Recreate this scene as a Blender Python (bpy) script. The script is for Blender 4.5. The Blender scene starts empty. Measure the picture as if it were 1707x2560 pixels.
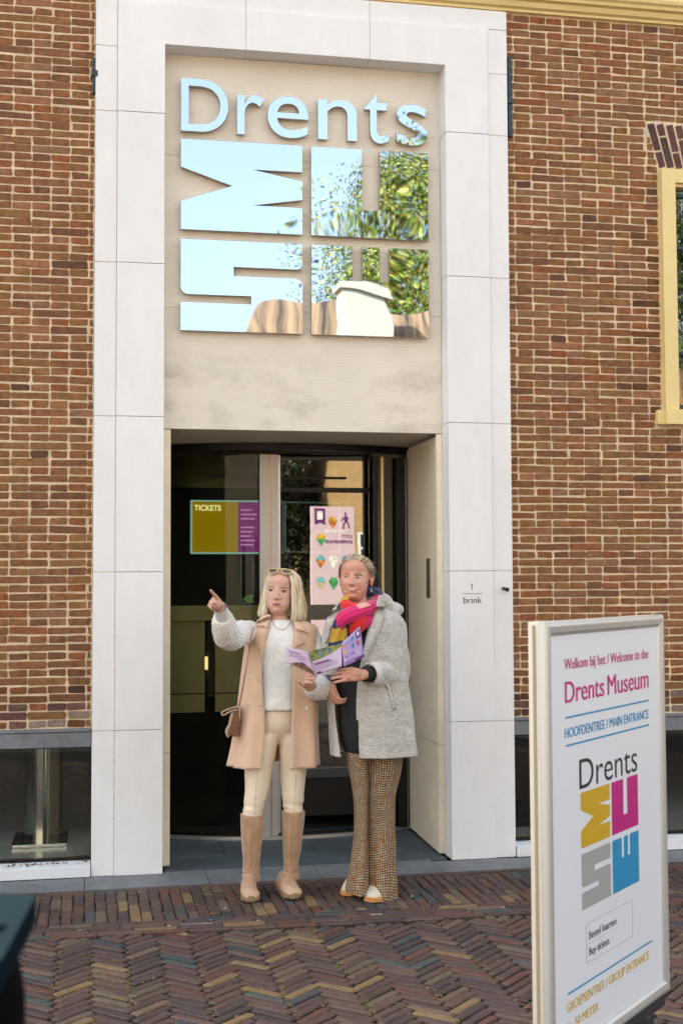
import bpy, bmesh, math, random
import numpy as np
from mathutils import Vector, Matrix, noise
from mathutils.bvhtree import BVHTree
SC = bpy.context.scene
COL = SC.collection
R = math.radians
# ------------------------------------------------------------------ camera, sky, sun, exposure
CX, CY, CZ = -1.2404, -7.3027, 1.6
YAW, PITCH, ROLL, FPX, PW, PH = 0.192894, 0.0536757, -0.004364, 3250.0, 1707.0, 2560.0
_f = np.array([math.sin(YAW)*math.cos(PITCH), math.cos(YAW)*math.cos(PITCH), math.sin(PITCH)])
_r0 = np.array([math.cos(YAW), -math.sin(YAW), 0.0]); _u0 = np.cross(_r0, _f)
_r = _r0*math.cos(ROLL) + _u0*math.sin(ROLL); _u = -_r0*math.sin(ROLL) + _u0*math.cos(ROLL)
CAMP = np.array([CX, CY, CZ])
def ray(px, py): return _f + _r*(px-PW/2)/FPX + _u*(PH/2-py)/FPX
def at(px, py, y=0.0):
    d = ray(px, py); t = (y-CY)/d[1]; return Vector(CAMP + t*d)
def atz(px, py, z=0.0):
    d = ray(px, py); t = (z-CZ)/d[2]; return Vector(CAMP + t*d)
def proj(p):
    d = np.array(p) - CAMP; w = d @ _f
    return PW/2 + FPX*(d @ _r)/w, PH/2 - FPX*(d @ _u)/w
cam = bpy.data.cameras.new('camera'); camo = bpy.data.objects.new('camera', cam); COL.objects.link(camo)
cam.sensor_fit = 'VERTICAL'; cam.sensor_height = 36.0; cam.lens = FPX/PH*36.0
cam.clip_start = 0.05; cam.clip_end = 800
m = Matrix.Identity(4)
for i in range(3):
    m[i][0] = _r[i]; m[i][1] = _u[i]; m[i][2] = -_f[i]; m[i][3] = CAMP[i]
camo.matrix_world = m
cam.dof.use_dof = True; cam.dof.focus_distance = 6.5; cam.dof.aperture_fstop = 5.6
SC.camera = camo
SUN_EL, SUN_AZ = R(34), R(-52)       # the sun stands behind the museum; azimuth from +y towards +x
world = bpy.data.worlds.new("World"); SC.world = world; world.use_nodes = True
nt = world.node_tree; nt.nodes.clear()
sky = nt.nodes.new('ShaderNodeTexSky'); sky.sky_type = 'NISHITA'; sky.sun_disc = False
sky.sun_elevation = SUN_EL; sky.sun_rotation = SUN_AZ; sky.air_density = 1.0; sky.dust_density = 4.0
hs = nt.nodes.new('ShaderNodeHueSaturation'); hs.inputs['Saturation'].default_value = 0.30
bg = nt.nodes.new('ShaderNodeBackground'); bg.inputs['Strength'].default_value = 0.13
wo = nt.nodes.new('ShaderNodeOutputWorld')
nt.links.new(sky.outputs[0], hs.inputs['Color']); wm = nt.nodes.new('ShaderNodeMix'); wm.data_type = 'RGBA'; wm.blend_type = 'MULTIPLY'; wm.inputs[0].default_value = 1.0; wm.inputs[7].default_value = (1.01, 1.045, 1.06, 1)   # camera white balance set for the shade
nt.links.new(hs.outputs[0], wm.inputs[6]); nt.links.new(wm.outputs[2], bg.inputs[0]); nt.links.new(bg.outputs[0], wo.inputs[0])
sl = bpy.data.lights.new('sun', 'SUN'); sl.energy = 4.5; sl.angle = R(0.5); sl.color = (1.0, 0.9, 0.74)
so = bpy.data.objects.new('sun', sl); COL.objects.link(so)
sd = Vector((math.sin(SUN_AZ)*math.cos(SUN_EL), math.cos(SUN_AZ)*math.cos(SUN_EL), math.sin(SUN_EL)))
so.rotation_euler = sd.to_track_quat('Z', 'Y').to_euler(); so.location = (0, 30, 30)
SC.view_settings.view_transform = 'Standard'; SC.view_settings.look = 'None'
SC.view_settings.exposure = 2.2; SC.view_settings.gamma = 1.0; SC.view_settings.use_curve_mapping = False

# ------------------------------------------------------------------ helpers: objects
def tag(o, label=None, cat=None, group=None, kind=None):
    if label: o['label'] = label
    if cat: o['category'] = cat
    if group: o['group'] = group
    if kind: o['kind'] = kind
    return o
def wloc(o):
    v = Vector((0, 0, 0))
    while o: v += o.location; o = o.parent
    return v
def empty(name, loc=(0, 0, 0), label=None, cat=None, group=None, kind=None):
    o = bpy.data.objects.new(name, None); o.empty_display_size = 0.1; o.location = loc; COL.objects.link(o)
    return tag(o, label, cat, group, kind)
def link(name, me, parent=None, origin=None):
    """link a mesh whose vertices are in world coordinates; its origin goes to origin (or to the parent)"""
    o = bpy.data.objects.new(name, me); COL.objects.link(o)
    base = wloc(parent) if parent else Vector((0, 0, 0))
    og = Vector(origin) if origin is not None else base
    if og.length > 0: me.transform(Matrix.Translation(-og))
    o.location = og - base
    if parent: o.parent = parent
    return o
class MB:
    """collects shapes in world coordinates and links them as one mesh"""
    def __init__(s): s.v = []; s.f = []; s.c = []; s.mi = []; s.col = (1, 1, 1); s.m = 0
    def add(s, vs, fs):
        n = len(s.v); s.v += [tuple(map(float, v)) for v in vs]
        for f in fs: s.f.append([i+n for i in f]); s.c.append(s.col); s.mi.append(s.m)
        return s
    def box(s, a, b):
        x0, y0, z0 = a; x1, y1, z1 = b
        return s.add([(x0,y0,z0),(x1,y0,z0),(x1,y1,z0),(x0,y1,z0),(x0,y0,z1),(x1,y0,z1),(x1,y1,z1),(x0,y1,z1)],
              [(0,3,2,1),(4,5,6,7),(0,1,5,4),(1,2,6,5),(2,3,7,6),(3,0,4,7)])
    def prism(s, poly, y0, y1, holes=None):
        """poly = list of (x,z); extruded along y; earcut by bmesh triangle fill on build"""
        n = len(poly); vs = [(x, y0, z) for x, z in poly] + [(x, y1, z) for x, z in poly]
        fs = [list(range(n)), list(range(2*n-1, n-1, -1))] + [(i+n, (i+1) % n+n, (i+1) % n, i) for i in range(n)]
        return s.add(vs, fs)
    def tube(s, pts, rad, n=10, cap=True, sq=1.0, wav=None, k=9, ph=0.0):
        pts = [Vector(p) for p in pts]; k = len(pts)
        if not hasattr(rad, '__len__'): rad = [rad]*k
        vs = []; up = None
        for i, p in enumerate(pts):
            t = (pts[min(i+1, k-1)] - pts[max(i-1, 0)]).normalized()
            if up is None:
                up = Vector((0, 0, 1)) if abs(t.z) < .9 else Vector((0, 1, 0))
            a = t.cross(up).normalized(); b = a.cross(t).normalized(); up = b
            for j in range(n):
                th = 2*math.pi*j/n; q = rad[i]
                if wav: q *= 1 + wav[i]*(math.sin(k*th+ph)*.6+math.sin(k*1.6*th+ph*2+i*.25)*.4)
                vs.append(p + a*math.cos(th)*q + b*math.sin(th)*q*sq)
        fs = [(i*n+j, i*n+(j+1) % n, (i+1)*n+(j+1) % n, (i+1)*n+j) for i in range(k-1) for j in range(n)]
        if cap: fs += [list(range(n-1, -1, -1)), [(k-1)*n+j for j in range(n)]]
        return s.add(vs, fs)
    def cyl(s, c, r, h, n=24, r2=None):
        c = Vector(c); return s.tube([c, c+Vector((0, 0, h))], [r, r if r2 is None else r2], n)
    def grid(s, rows, closed=False, flip=False):
        k = len(rows[0]); vs = [p for r_ in rows for p in r_]; fs = []
        for i in range(len(rows)-1):
            for j in range(k if closed else k-1):
                q = (i*k+j, i*k+(j+1) % k, (i+1)*k+(j+1) % k, (i+1)*k+j); fs.append(q[::-1] if flip else q)
        return s.add(vs, fs)
    def ell(s, c, r, n=16, m_=10, rot=None):
        c = Vector(c); rows = []
        vs = [c + (rot @ Vector((0, 0, -r[2])) if rot else Vector((0, 0, -r[2])))]
        for i in range(1, m_):
            ph = -math.pi/2 + math.pi*i/m_
            for j in range(n):
                th = 2*math.pi*j/n
                v = Vector((r[0]*math.cos(ph)*math.cos(th), r[1]*math.cos(ph)*math.sin(th), r[2]*math.sin(ph)))
                vs.append(c + (rot @ v if rot else v))
        v = Vector((0, 0, r[2])); vs.append(c + (rot @ v if rot else v))
        fs = [(0, 1+(j+1) % n, 1+j) for j in range(n)]
        for i in range(m_-2):
            for j in range(n): fs.append((1+i*n+j, 1+i*n+(j+1) % n, 1+(i+1)*n+(j+1) % n, 1+(i+1)*n+j))
        b = 1+(m_-2)*n; t = len(vs)-1
        fs += [(b+j, b+(j+1) % n, t) for j in range(n)]
        return s.add(vs, fs)
    def mesh(s, name, mats, smooth=False, bevel=0, color=False):
        me = bpy.data.meshes.new(name); me.from_pydata(s.v, [], s.f)
        mats = mats if isinstance(mats, (list, tuple)) else [mats]
        for q in mats: me.materials.append(q)
        if len(mats) > 1: me.polygons.foreach_set('material_index', s.mi)
        if color:
            at_ = me.attributes.new('tint', 'FLOAT_COLOR', 'FACE')
            at_.data.foreach_set('color', [x for c in s.c for x in (*c, 1.0)])
        if smooth: me.polygons.foreach_set('use_smooth', [True]*len(me.polygons))
        if bevel:
            bm = bmesh.new(); bm.from_mesh(me)
            es = [e for e in bm.edges if len(e.link_faces) == 2 and e.calc_face_angle(0) > .5]
            bmesh.ops.bevel(bm, geom=es, offset=bevel, segments=2, affect='EDGES', profile=.6, clamp_overlap=True)
            bm.to_mesh(me); bm.free()
        me.update(); return me
    def build(s, name, mats, parent=None, smooth=False, bevel=0, color=False, origin=None):
        return link(name, s.mesh(name, mats, smooth, bevel, color), parent, origin)

# ------------------------------------------------------------------ helpers: materials
def mat(name, col=(.5, .5, .5), rough=.6, metal=0.0, var=0.0, vscale=8.0, col2=None, bump=0.0, bscale=60.0, bdist=.002,
        src=None, spec=.5, emit=None, estr=0, speck=0.0, sheen=0, sss=0, stretch=None, coat=0, var2=0.0):
    """procedural material: base colour (or the object's / face's tint), mottled by noise, with a fine relief"""
    M = bpy.data.materials.new(name); M.use_nodes = True; N = M.node_tree; n = N.nodes; L = N.links
    b = n['Principled BSDF']; b.inputs['Roughness'].default_value = rough; b.inputs['Metallic'].default_value = metal
    b.inputs['Specular IOR Level'].default_value = spec
    if sheen: b.inputs['Sheen Weight'].default_value = sheen; b.inputs['Sheen Roughness'].default_value = .5
    if coat: b.inputs['Coat Weight'].default_value = coat; b.inputs['Coat Roughness'].default_value = .08
    if sss:
        b.inputs['Subsurface Weight'].default_value = sss; b.inputs['Subsurface Radius'].default_value = (.012, .004, .002); b.inputs['Subsurface Scale'].default_value = 1.0
    tc = n.new('ShaderNodeTexCoord'); co = tc.outputs['Object']
    if stretch:
        mp = n.new('ShaderNodeMapping'); mp.inputs['Scale'].default_value = stretch; L.new(co, mp.inputs[0]); co = mp.outputs[0]
    if src == 'object':
        oi = n.new('ShaderNodeObjectInfo'); c = oi.outputs['Color']
        ad = n.new('ShaderNodeVectorMath'); ad.operation = 'ADD'; sc_ = n.new('ShaderNodeVectorMath'); sc_.operation = 'SCALE'
        cb = n.new('ShaderNodeCombineXYZ')
        for i in range(3): L.new(oi.outputs['Random'], cb.inputs[i])
        L.new(cb.outputs[0], sc_.inputs[0]); sc_.inputs['Scale'].default_value = 37.0
        L.new(co, ad.inputs[0]); L.new(sc_.outputs[0], ad.inputs[1]); co = ad.outputs[0]
    elif src == 'face':
        a = n.new('ShaderNodeAttribute'); a.attribute_name = 'tint'; c = a.outputs['Color']
    else:
        rgb = n.new('ShaderNodeRGB'); rgb.outputs[0].default_value = (*col, 1); c = rgb.outputs[0]
    def noise_(scale, detail=4, rough_=.6):
        t = n.new('ShaderNodeTexNoise'); t.inputs['Scale'].default_value = scale; t.inputs['Detail'].default_value = detail
        t.inputs['Roughness'].default_value = rough_; L.new(co, t.inputs['Vector']); return t.outputs['Fac']
    def ramp(x, a, b_, lo, hi):
        r_ = n.new('ShaderNodeMapRange'); r_.inputs[1].default_value = a; r_.inputs[2].default_value = b_
        r_.inputs[3].default_value = lo; r_.inputs[4].default_value = hi; L.new(x, r_.inputs[0]); return r_.outputs[0]
    if col2:
        mx = n.new('ShaderNodeMix'); mx.data_type = 'RGBA'; L.new(ramp(noise_(vscale*.6, 5), .42, .62, 0, 1), mx.inputs[0])
        L.new(c, mx.inputs[6]); mx.inputs[7].default_value = (*col2, 1); c = mx.outputs[2]
    for amt, sc in ((var, vscale), (var2, vscale*6)):
        if amt:
            mu = n.new('ShaderNodeVectorMath'); mu.operation = 'SCALE'; L.new(c, mu.inputs[0])
            L.new(ramp(noise_(sc), .3, .7, 1-amt, 1+amt), mu.inputs['Scale']); c = mu.outputs[0]
    if speck:
        mu = n.new('ShaderNodeVectorMath'); mu.operation = 'SCALE'; L.new(c, mu.inputs[0])
        L.new(ramp(noise_(vscale*25, 2), .62, .72, 1, 1-speck), mu.inputs['Scale']); c = mu.outputs[0]
    L.new(c, b.inputs['Base Color'])
    if bump:
        bn = n.new('ShaderNodeBump'); bn.inputs['Strength'].default_value = bump; bn.inputs['Distance'].default_value = bdist
        L.new(noise_(bscale, 5), bn.inputs['Height']); L.new(bn.outputs[0], b.inputs['Normal'])
    if emit: b.inputs['Emission Color'].default_value = (*emit, 1); b.inputs['Emission Strength'].default_value = estr
    M['b'] = b.name
    return M
def srgb(*c): return tuple((x/255/12.92 if x/255 < .04045 else ((x/255+.055)/1.055)**2.4) for x in c)
rng = random.Random(7)

M_stone = mat('white_stone', (.81, .805, .795), .55, var=.04, vscale=2.2, var2=.025, stretch=(1, 1, .45), speck=.03, bump=.12, bscale=300, bdist=.0006)
M_joint = mat('joint_mortar', (.42, .33, .22), .9, var=.15, vscale=20)
M_blue_shade = mat('bluestone', (.075, .100, .115), .6, var=.3, vscale=4, var2=.12, bump=.25, bscale=90, bdist=.001)  # darker copy: the porch shade is put into the stone's colour
M_blue2 = mat('bluestone_lit_step_lintel', (.165, .175, .19), .6, var=.2, vscale=5, var2=.12, bump=.25, bscale=90, bdist=.001)  # paler copy paints brighter light on the step; the grey lintels share it
M_brick_o = mat('old_brick', rough=.9, src='object', var=.28, vscale=30, var2=.18, speck=.5, bump=.8, bscale=110, bdist=.004, spec=.2)
M_brick_f = mat('old_brick_courses', rough=.9, src='face', var=.28, vscale=30, var2=.18, speck=.5, bump=.8, bscale=110, bdist=.004, spec=.2)
M_mortar = mat('lime_mortar', (.68, .535, .355), .95, var=.14, vscale=6, var2=.14, bump=.6, bscale=120, bdist=.003, spec=.1)
M_pav_o = mat('clinker', rough=.68, src='object', var=.16, vscale=18, var2=.22, bump=.7, bscale=90, bdist=.003, spec=.4)
M_pav_f = mat('clinker_courses', rough=.68, src='face', var=.16, vscale=18, var2=.22, bump=.7, bscale=90, bdist=.003, spec=.4)
M_sand = mat('joint_sand', (.016, .013, .010), .95, var=.4, vscale=30, bump=.5, bscale=150)
M_moss = mat('moss', rough=.9, src='face', var=.3, vscale=60)
M_cream = mat('cream_paint', (.80, .62, .27), .42, var=.03, vscale=3, bump=.08, bscale=200)
M_black = mat('black_metal', (.005, .005, .0055), .4, spec=.3, var=.2, vscale=20)
M_iron = mat('blue_black_iron', (.012, .035, .05), .45, var=.3, vscale=30, bump=.3, bscale=120)
M_alu = mat('brushed_aluminium', (.62, .62, .60), .32, metal=.85, var=.06, vscale=5, stretch=(1, 1, .1), bump=.05, bscale=300)
M_steel = mat('polished_steel', (.55, .55, .52), .16, metal=1, var=.1, vscale=6, stretch=(1, 1, .05))
M_white = mat('white_paint', (.74, .76, .78), .35, var=.04, vscale=5)
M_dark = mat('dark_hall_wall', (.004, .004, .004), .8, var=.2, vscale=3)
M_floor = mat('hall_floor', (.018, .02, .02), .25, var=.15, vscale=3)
M_lfloor = mat('pale_floor', (.85, .9, .9), .18, var=.1, vscale=2)
M_olive = mat('olive_panel', (.34, .31, .16), .45, var=.08, vscale=4)
# ------------------------------------------------------------------ bricks
def brick_mesh(l, w, t, bev, jit, rg, cut=.3, dep=1.0):
    """brick with worn edges: length l (x), width w (y), top at z=0, thickness t; 38 triangles"""
    c = min(l, w)*.5*cut
    pts = [(-l/2+c, -w/2), (l/2-c, -w/2), (l/2, -w/2+c), (l/2, w/2-c), (l/2-c, w/2), (-l/2+c, w/2), (-l/2, w/2-c), (-l/2, -w/2+c)]
    pts = [(x+rg.uniform(-jit, jit), y+rg.uniform(-jit, jit)) for x, y in pts]
    kx, ky = 1-2*bev/l, 1-2*bev/w
    vs = [(x*kx, y*ky, rg.uniform(-jit, 0)*.35) for x, y in pts] + [(x, y, -bev*dep) for x, y in pts] + [(x, y, -t) for x, y in pts]
    fs = [tuple(range(8))] + [(8+i, 8+(i+1) % 8, (i+1) % 8, i) for i in range(8)] + [(16+i, 16+(i+1) % 8, 8+(i+1) % 8, 8+i) for i in range(8)]
    return vs, fs
def lay(parent, specs, mo, mf, rg, bev, jit, t, name='brick', limit=300, skip=None, stuff='brick_courses', cut=.3, dep=1.0):
    """specs: (centre, rotation matrix 3x3, length, width, colour). The largest in the picture become single bricks."""
    def size(sp):
        c, rot, l, w, colr = sp
        x, y = proj(c)
        if not (-10 < x < PW+10 and -10 < y < PH+10) or (skip and skip(x, y)): return 0
        a = np.array(proj(c + rot @ Vector((l/2, 0, 0)))) - np.array(proj(c - rot @ Vector((l/2, 0, 0))))
        b = np.array(proj(c + rot @ Vector((0, w/2, 0)))) - np.array(proj(c - rot @ Vector((0, w/2, 0))))
        return abs(a[0]*b[1]-a[1]*b[0])
    sz = [(size(s), i) for i, s in enumerate(specs)]; sz.sort(reverse=True)
    single = {i for s, i in sz[:limit] if s > 60}
    cache = {}; mb = MB(); pw = wloc(parent)
    for i, (c, rot, l, w, colr) in enumerate(specs):
        if i in single:
            key = (round(l/.004), round(w/.003), rg.randrange(5))
            if key not in cache:
                vs, fs = brick_mesh(key[0]*.004, key[1]*.003, t, bev, jit, rg, cut, dep)
                me = bpy.data.meshes.new(name); me.from_pydata(vs, [], fs); me.materials.append(mo); cache[key] = me
            o = bpy.data.objects.new(name, cache[key]); COL.objects.link(o); o.parent = parent
            o.matrix_local = Matrix.Translation(c - pw) @ rot.to_4x4(); o.color = (*colr, 1)
        else:
            vs, fs = brick_mesh(l, w, t, bev, jit, rg, cut, dep); mb.col = colr
            mb.add([c + rot @ Vector(v) for v in vs], fs)
    if mb.v:
        o = mb.build(stuff, mf, parent, color=True); o['kind'] = 'stuff'
def pick(pal, rg, v=.08):
    c = rg.choices([p[1] for p in pal], [p[0] for p in pal])[0]; k = rg.uniform(1-v, 1+v)
    return tuple(x*k*rg.uniform(.985, 1.015) for x in c)
WALLPAL = [(5, (0.2548, 0.1115, 0.047)), (4, (0.234, 0.1067, 0.0504)), (3.5, (0.2548, 0.1242, 0.0504)), (1.4, (0.26, 0.097, 0.0403)), (2, (0.1924, 0.0873, 0.0462)), (1, (0.3016, 0.1358, 0.0672)), (0.2, (0.1248, 0.063, 0.0403)), (1, (0.26, 0.131, 0.0714))]
PAVPAL = [(10, (0.0871, 0.0529, 0.0465)), (7, (0.1108, 0.0661, 0.0533)), (4, (0.0665, 0.0463, 0.0429)), (2.4, (0.1219, 0.0542, 0.0406)), (1.3, (0.0701, 0.0728, 0.0684)), (1.3, (0.2105, 0.1356, 0.0667)), (1.8, (0.1293, 0.0959, 0.0638)), (0.6, (0.0444, 0.0529, 0.058)), (1.3, (0.1477, 0.0926, 0.0638))]

# ------------------------------------------------------------------ ground
gb = MB(); gb.add([(-90, -130, -.06), (90, -130, -.06), (90, 30, -.06), (-90, 30, -.06)], [(0, 1, 2, 3)])
ground = gb.build('ground', mat('far_paving', (.10, .075, .06), .85, var=.25, vscale=.6, var2=.2)); tag(ground, 'brick paved town square', None, kind='structure')
I3 = Matrix.Identity(3)
def rotz(a): return Matrix.Rotation(a, 3, 'Z')
def dip(x, y): return .004*math.sin(x*2.1+y*1.3)+.004*math.sin(x*.9-y*2.7)
# herringbone street
street = empty('street', (0, -2.2, 0), 'street of dark clinker bricks laid in herringbone', kind='structure')
sb = MB(); sb.add([(-6, -9, -.016), (8, -9, -.016), (8, -1.0, -.016), (-6, -1.0, -.016)], [(0, 1, 2, 3)])
sb.build('joint_sand', M_sand, street)
Wb = .0515; Lb = Wb*4; specs = []; rg = random.Random(3)
r45 = rotz(R(45)); YE = -1.232
def clipped(c, ang, l, w):
    return l
for j in range(-110, 60):
    for k in range(-16, 16):
        for hv in (0, 1):
            if hv == 0: x, y = (j + 8*k + 2)*Wb, (j + .5)*Wb
            else: x, y = (j + 8*k + 4.5)*Wb, (j + 1 - 2)*Wb
            p = r45 @ Vector((x, y, 0)) + Vector((.118, -1.9, 0))
            if not (-3.4 < p.x < 4.2 and -4.6 < p.y < YE+.05): continue
            ang = R(45 + 90*hv); l = Lb-.012
            ex = abs(math.sin(ang))*l/2 + .018
            if p.y + ex > YE:                   # cut against the border courses
                lo = p.y - ex
                if lo > YE - .03: continue
                keep = (YE - lo)/(2*ex); 
                dl = l*(1-keep); d = Vector((math.cos(ang), math.sin(ang), 0)); sgn = -1 if d.y > 0 else 1
                p = p + d*sgn*dl/2; l -= dl
                if l < .03: continue
            z = dip(p.x, p.y) + rg.uniform(-.003, .002)
            rot = rotz(ang+rg.uniform(-.035, .035)) @ Matrix.Rotation(rg.uniform(-.025, .025), 3, 'X') @ Matrix.Rotation(rg.uniform(-.012, .012), 3, 'Y')
            specs.append((p+Vector((rg.uniform(-.003, .003), rg.uniform(-.003, .003), z)), rot, l*rg.uniform(.96, 1.0), Wb*rg.uniform(.73, .82), pick(PAVPAL, rg)))
signskip = lambda x, y: x > 1340 and y < 2465 and x < 1660
herr_specs = list(specs)
lay(street, specs, M_pav_o, M_pav_f, rg, .006, .0028, .03, skip=signskip, cut=.28)
# border band in front of the entrance
band = empty('pavement', (0, -.7, 0), 'border of clinker bricks in front of the entrance', kind='structure')
bb = MB(); bb.add([(-6, -1.24, -.012), (8, -1.24, -.012), (8, -.2, -.012), (-6, -.2, -.012)], [(0, 1, 2, 3)]); bb.build('joint_sand', M_sand, band)
specs = []; rg = random.Random(5)
def course(y, x0, x1, l, w):
    x = x0 + rg.uniform(0, l)
    while x < x1:
        ll = l*rg.uniform(.97, 1.02)
        specs.append((Vector((x+ll/2, y+rg.uniform(-.002, .002), dip(x, y)*.5+rg.uniform(-.002, .003))), rotz(rg.uniform(-.02, .02)) @ Matrix.Rotation(rg.uniform(-.03, .03), 3, 'X'), ll-.006, w*rg.uniform(.86, .95), pick(PAVPAL, rg)))
        x += ll
course(-.318, -3.4, 4.2, .205, .05)
x = -3.4
while x < 4.2:
    y0, y1 = -.347, -.990; y = y0; first = rg.choice([.06, .11, .16, .205])
    l = first
    while y > y1+.02:
        l2 = min(l, y-y1)
        if y - l2 - y1 < .035: l2 = y - y1
        if l2 > .025:
            specs.append((Vector((x, y-l2/2, rg.uniform(-.004, .003))), rotz(math.pi/2+rg.uniform(-.025, .025)) @ Matrix.Rotation(rg.uniform(-.04, .04), 3, 'X'), l2-.007, (.0505)*rg.uniform(.95, 1.0), pick(PAVPAL, rg)))
        y -= l2; l = .2
    x += .0545*rg.uniform(.98, 1.02)
for y in (-1.016, -1.069, -1.128, -1.181): course(y, -3.4, 4.2, .21 if y > -1.1 else .205, .052)
band_specs = list(specs)
lay(band, specs, M_pav_o, M_pav_f, rg, .005, .003, .03, skip=signskip)
# slot drain glimpsed between the border courses
drain = empty('slot_drain', (0, -1.0985, -.02), 'narrow zinc slot drain between the border courses', 'drain')
db = MB(); db.box((-3.2, -1.1015, -.016), (4.0, -1.0955, -.004)); db.build('drain_body', M_iron, drain)
for px0, px1, py in ((452, 533, 2313), (420, 428, 2318), (930, 962, 2291), (645, 652, 2306), (1262, 1268, 2273), (72, 77, 2337), (195, 206, 2331)):
    a = atz(px0, py, .004).x; b = atz(px1, py, .004).x
    g = MB(); g.box((a, -1.104, -.008), (b, -1.093, .004)); g.build('drain_lip', M_alu, drain, bevel=.001)
# moss and grass in the joints
mb = MB(); rg = random.Random(11)
def blade(p, h, n):
    for _ in range(n):
        a = rg.uniform(0, 6.28); q = Vector((p[0]+rg.gauss(0, .006), p[1]+rg.gauss(0, .006), p[2]))
        d = Vector((math.cos(a), math.sin(a), 0)); t = q + d*h*rg.uniform(.3, 1.2)+Vector((0, 0, h*rg.uniform(.2, 1)))
        s_ = Vector((-d.y, d.x, 0))*rg.uniform(.001, .0025)
        mb.col = rg.choice([(.30, .19, .035), (.36, .22, .05), (.20, .19, .03), (.13, .17, .03), (.24, .12, .03)])
        mb.add([q-s_, q+s_, t], [(0, 1, 2)])
def clump(p, r_):
    mb.col = rg.choice([(.20, .125, .03), (.16, .085, .02), (.12, .12, .025), (.08, .10, .025), (.24, .15, .04)])
    mb.ell(p, (r_*rg.uniform(1, 2), r_*rg.uniform(.7, 1.2), r_*.35), 6, 4)
def edge_moss(L, n, thr):
    L = [s for s in L if -1.9 < s[0].x < 2.3 and s[0].y > -3.05]
    for i in range(n):
        c, rot, l, w, _ = rg.choice(L)
        if noise.noise(Vector((c.x*2.4, c.y*2.4, 5))) < thr and rg.random() > .12: continue
        if rg.random() < .55: q = Vector((rg.choice((-1, 1))*(l/2+.003), rg.uniform(-w/2, w/2), 0))
        else: q = Vector((rg.uniform(-l/2, l/2), rg.choice((-1, 1))*(w/2+.003), 0))
        q = c + rot @ q
        clump((q.x, q.y, c.z-.006), rg.uniform(.003, .0065))
        if rg.random() < .25: blade((q.x, q.y, c.z-.005), .011, 3)
edge_moss(band_specs, 2200, -.2); edge_moss(herr_specs, 4200, -.1)
tag(mb.build('moss', M_moss, color=True), 'orange and green moss growing in the paving joints', 'moss', kind='stuff')
lf = MB(); lf.grid([[atz(x+dx, y+dy, .012+.004*math.sin(dx)) for dx in (-11, -4, 4, 11)] for y, dy in ((2243, -5), (2243, 1), (2243, 6))], flip=True)
tag(lf.build('fallen_leaf', mat('dry_leaf', (.26, .13, .045), .8, var=.3, vscale=80), smooth=True), 'dry brown leaf lying between the tan boots', 'leaf')

lt = MB(); rg = random.Random(17)
def bit(p, s_, c):
    a = rg.uniform(0, 6.28); lt.col = c; u_ = Vector((math.cos(a), math.sin(a), 0))*s_; v_ = Vector((-math.sin(a), math.cos(a), .3))*s_*.5; lt.add([p-u_, p-v_, p+u_, p+v_+Vector((0, 0, s_*.3))], [(0, 1, 2, 3)])
for i in range(60): bit(Vector((rg.uniform(-1.9, 2.3), rg.uniform(-3, -.32), .006)), rg.uniform(.003, .008), rg.choice([(.3, .17, .05), (.2, .1, .04), (.45, .42, .38), (.5, .48, .45), (.12, .07, .04)]))
for i in range(70): bit(Vector((rg.uniform(-1.7, -1.22), rg.uniform(.02, .08), .072)), rg.uniform(.002, .009) if i < 50 else .013, rg.choice([(.10, .06, .035), (.16, .1, .06), (.07, .05, .04)]))
for i in range(30): bit(Vector((rg.uniform(1.22, 2.1), rg.uniform(.02, .08), .072)), rg.uniform(.002, .005), (.08, .06, .05))
for i in range(50): bit(Vector((rg.uniform(-.8, .8), rg.uniform(.6, .85), .004)), rg.uniform(.002, .005), rg.choice([(.3, .2, .1), (.4, .37, .33)]))
tag(lt.build('leaf_litter', M_moss, color=True), 'scattered dry leaf crumbs and litter on the paving and sills', 'litter', kind='stuff')

# bluestone step and floor of the porch
strip = empty('doorstep', (0, 0, 0), 'bluestone slabs of the doorstep and porch floor', kind='structure')
def slab(x0, x1, y0, y1, z1=.0):
    b_ = MB(); b_.box((x0+.0015, y0+.0015, -.09), (x1-.0015, y1-.0015, z1)); return b_.build('slab', M_blue2 if y1 < .1 else M_blue_shade, strip, bevel=.003)
xs = [-4.2, -3.0, -2.1, -1.245, -.59, .02, .705, 1.56, 2.3, 3.2, 4.2]
for a, b in zip(xs, xs[1:]):
    if b <= -.6 or a >= .7: slab(a, b, -.29, .0)
    else: slab(a, b, -.29, .05)
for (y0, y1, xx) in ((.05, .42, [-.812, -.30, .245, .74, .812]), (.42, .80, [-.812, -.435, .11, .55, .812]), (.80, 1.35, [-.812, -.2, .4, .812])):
    for a, b in zip(xx, xx[1:]): slab(a, b, y0, y1)

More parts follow.
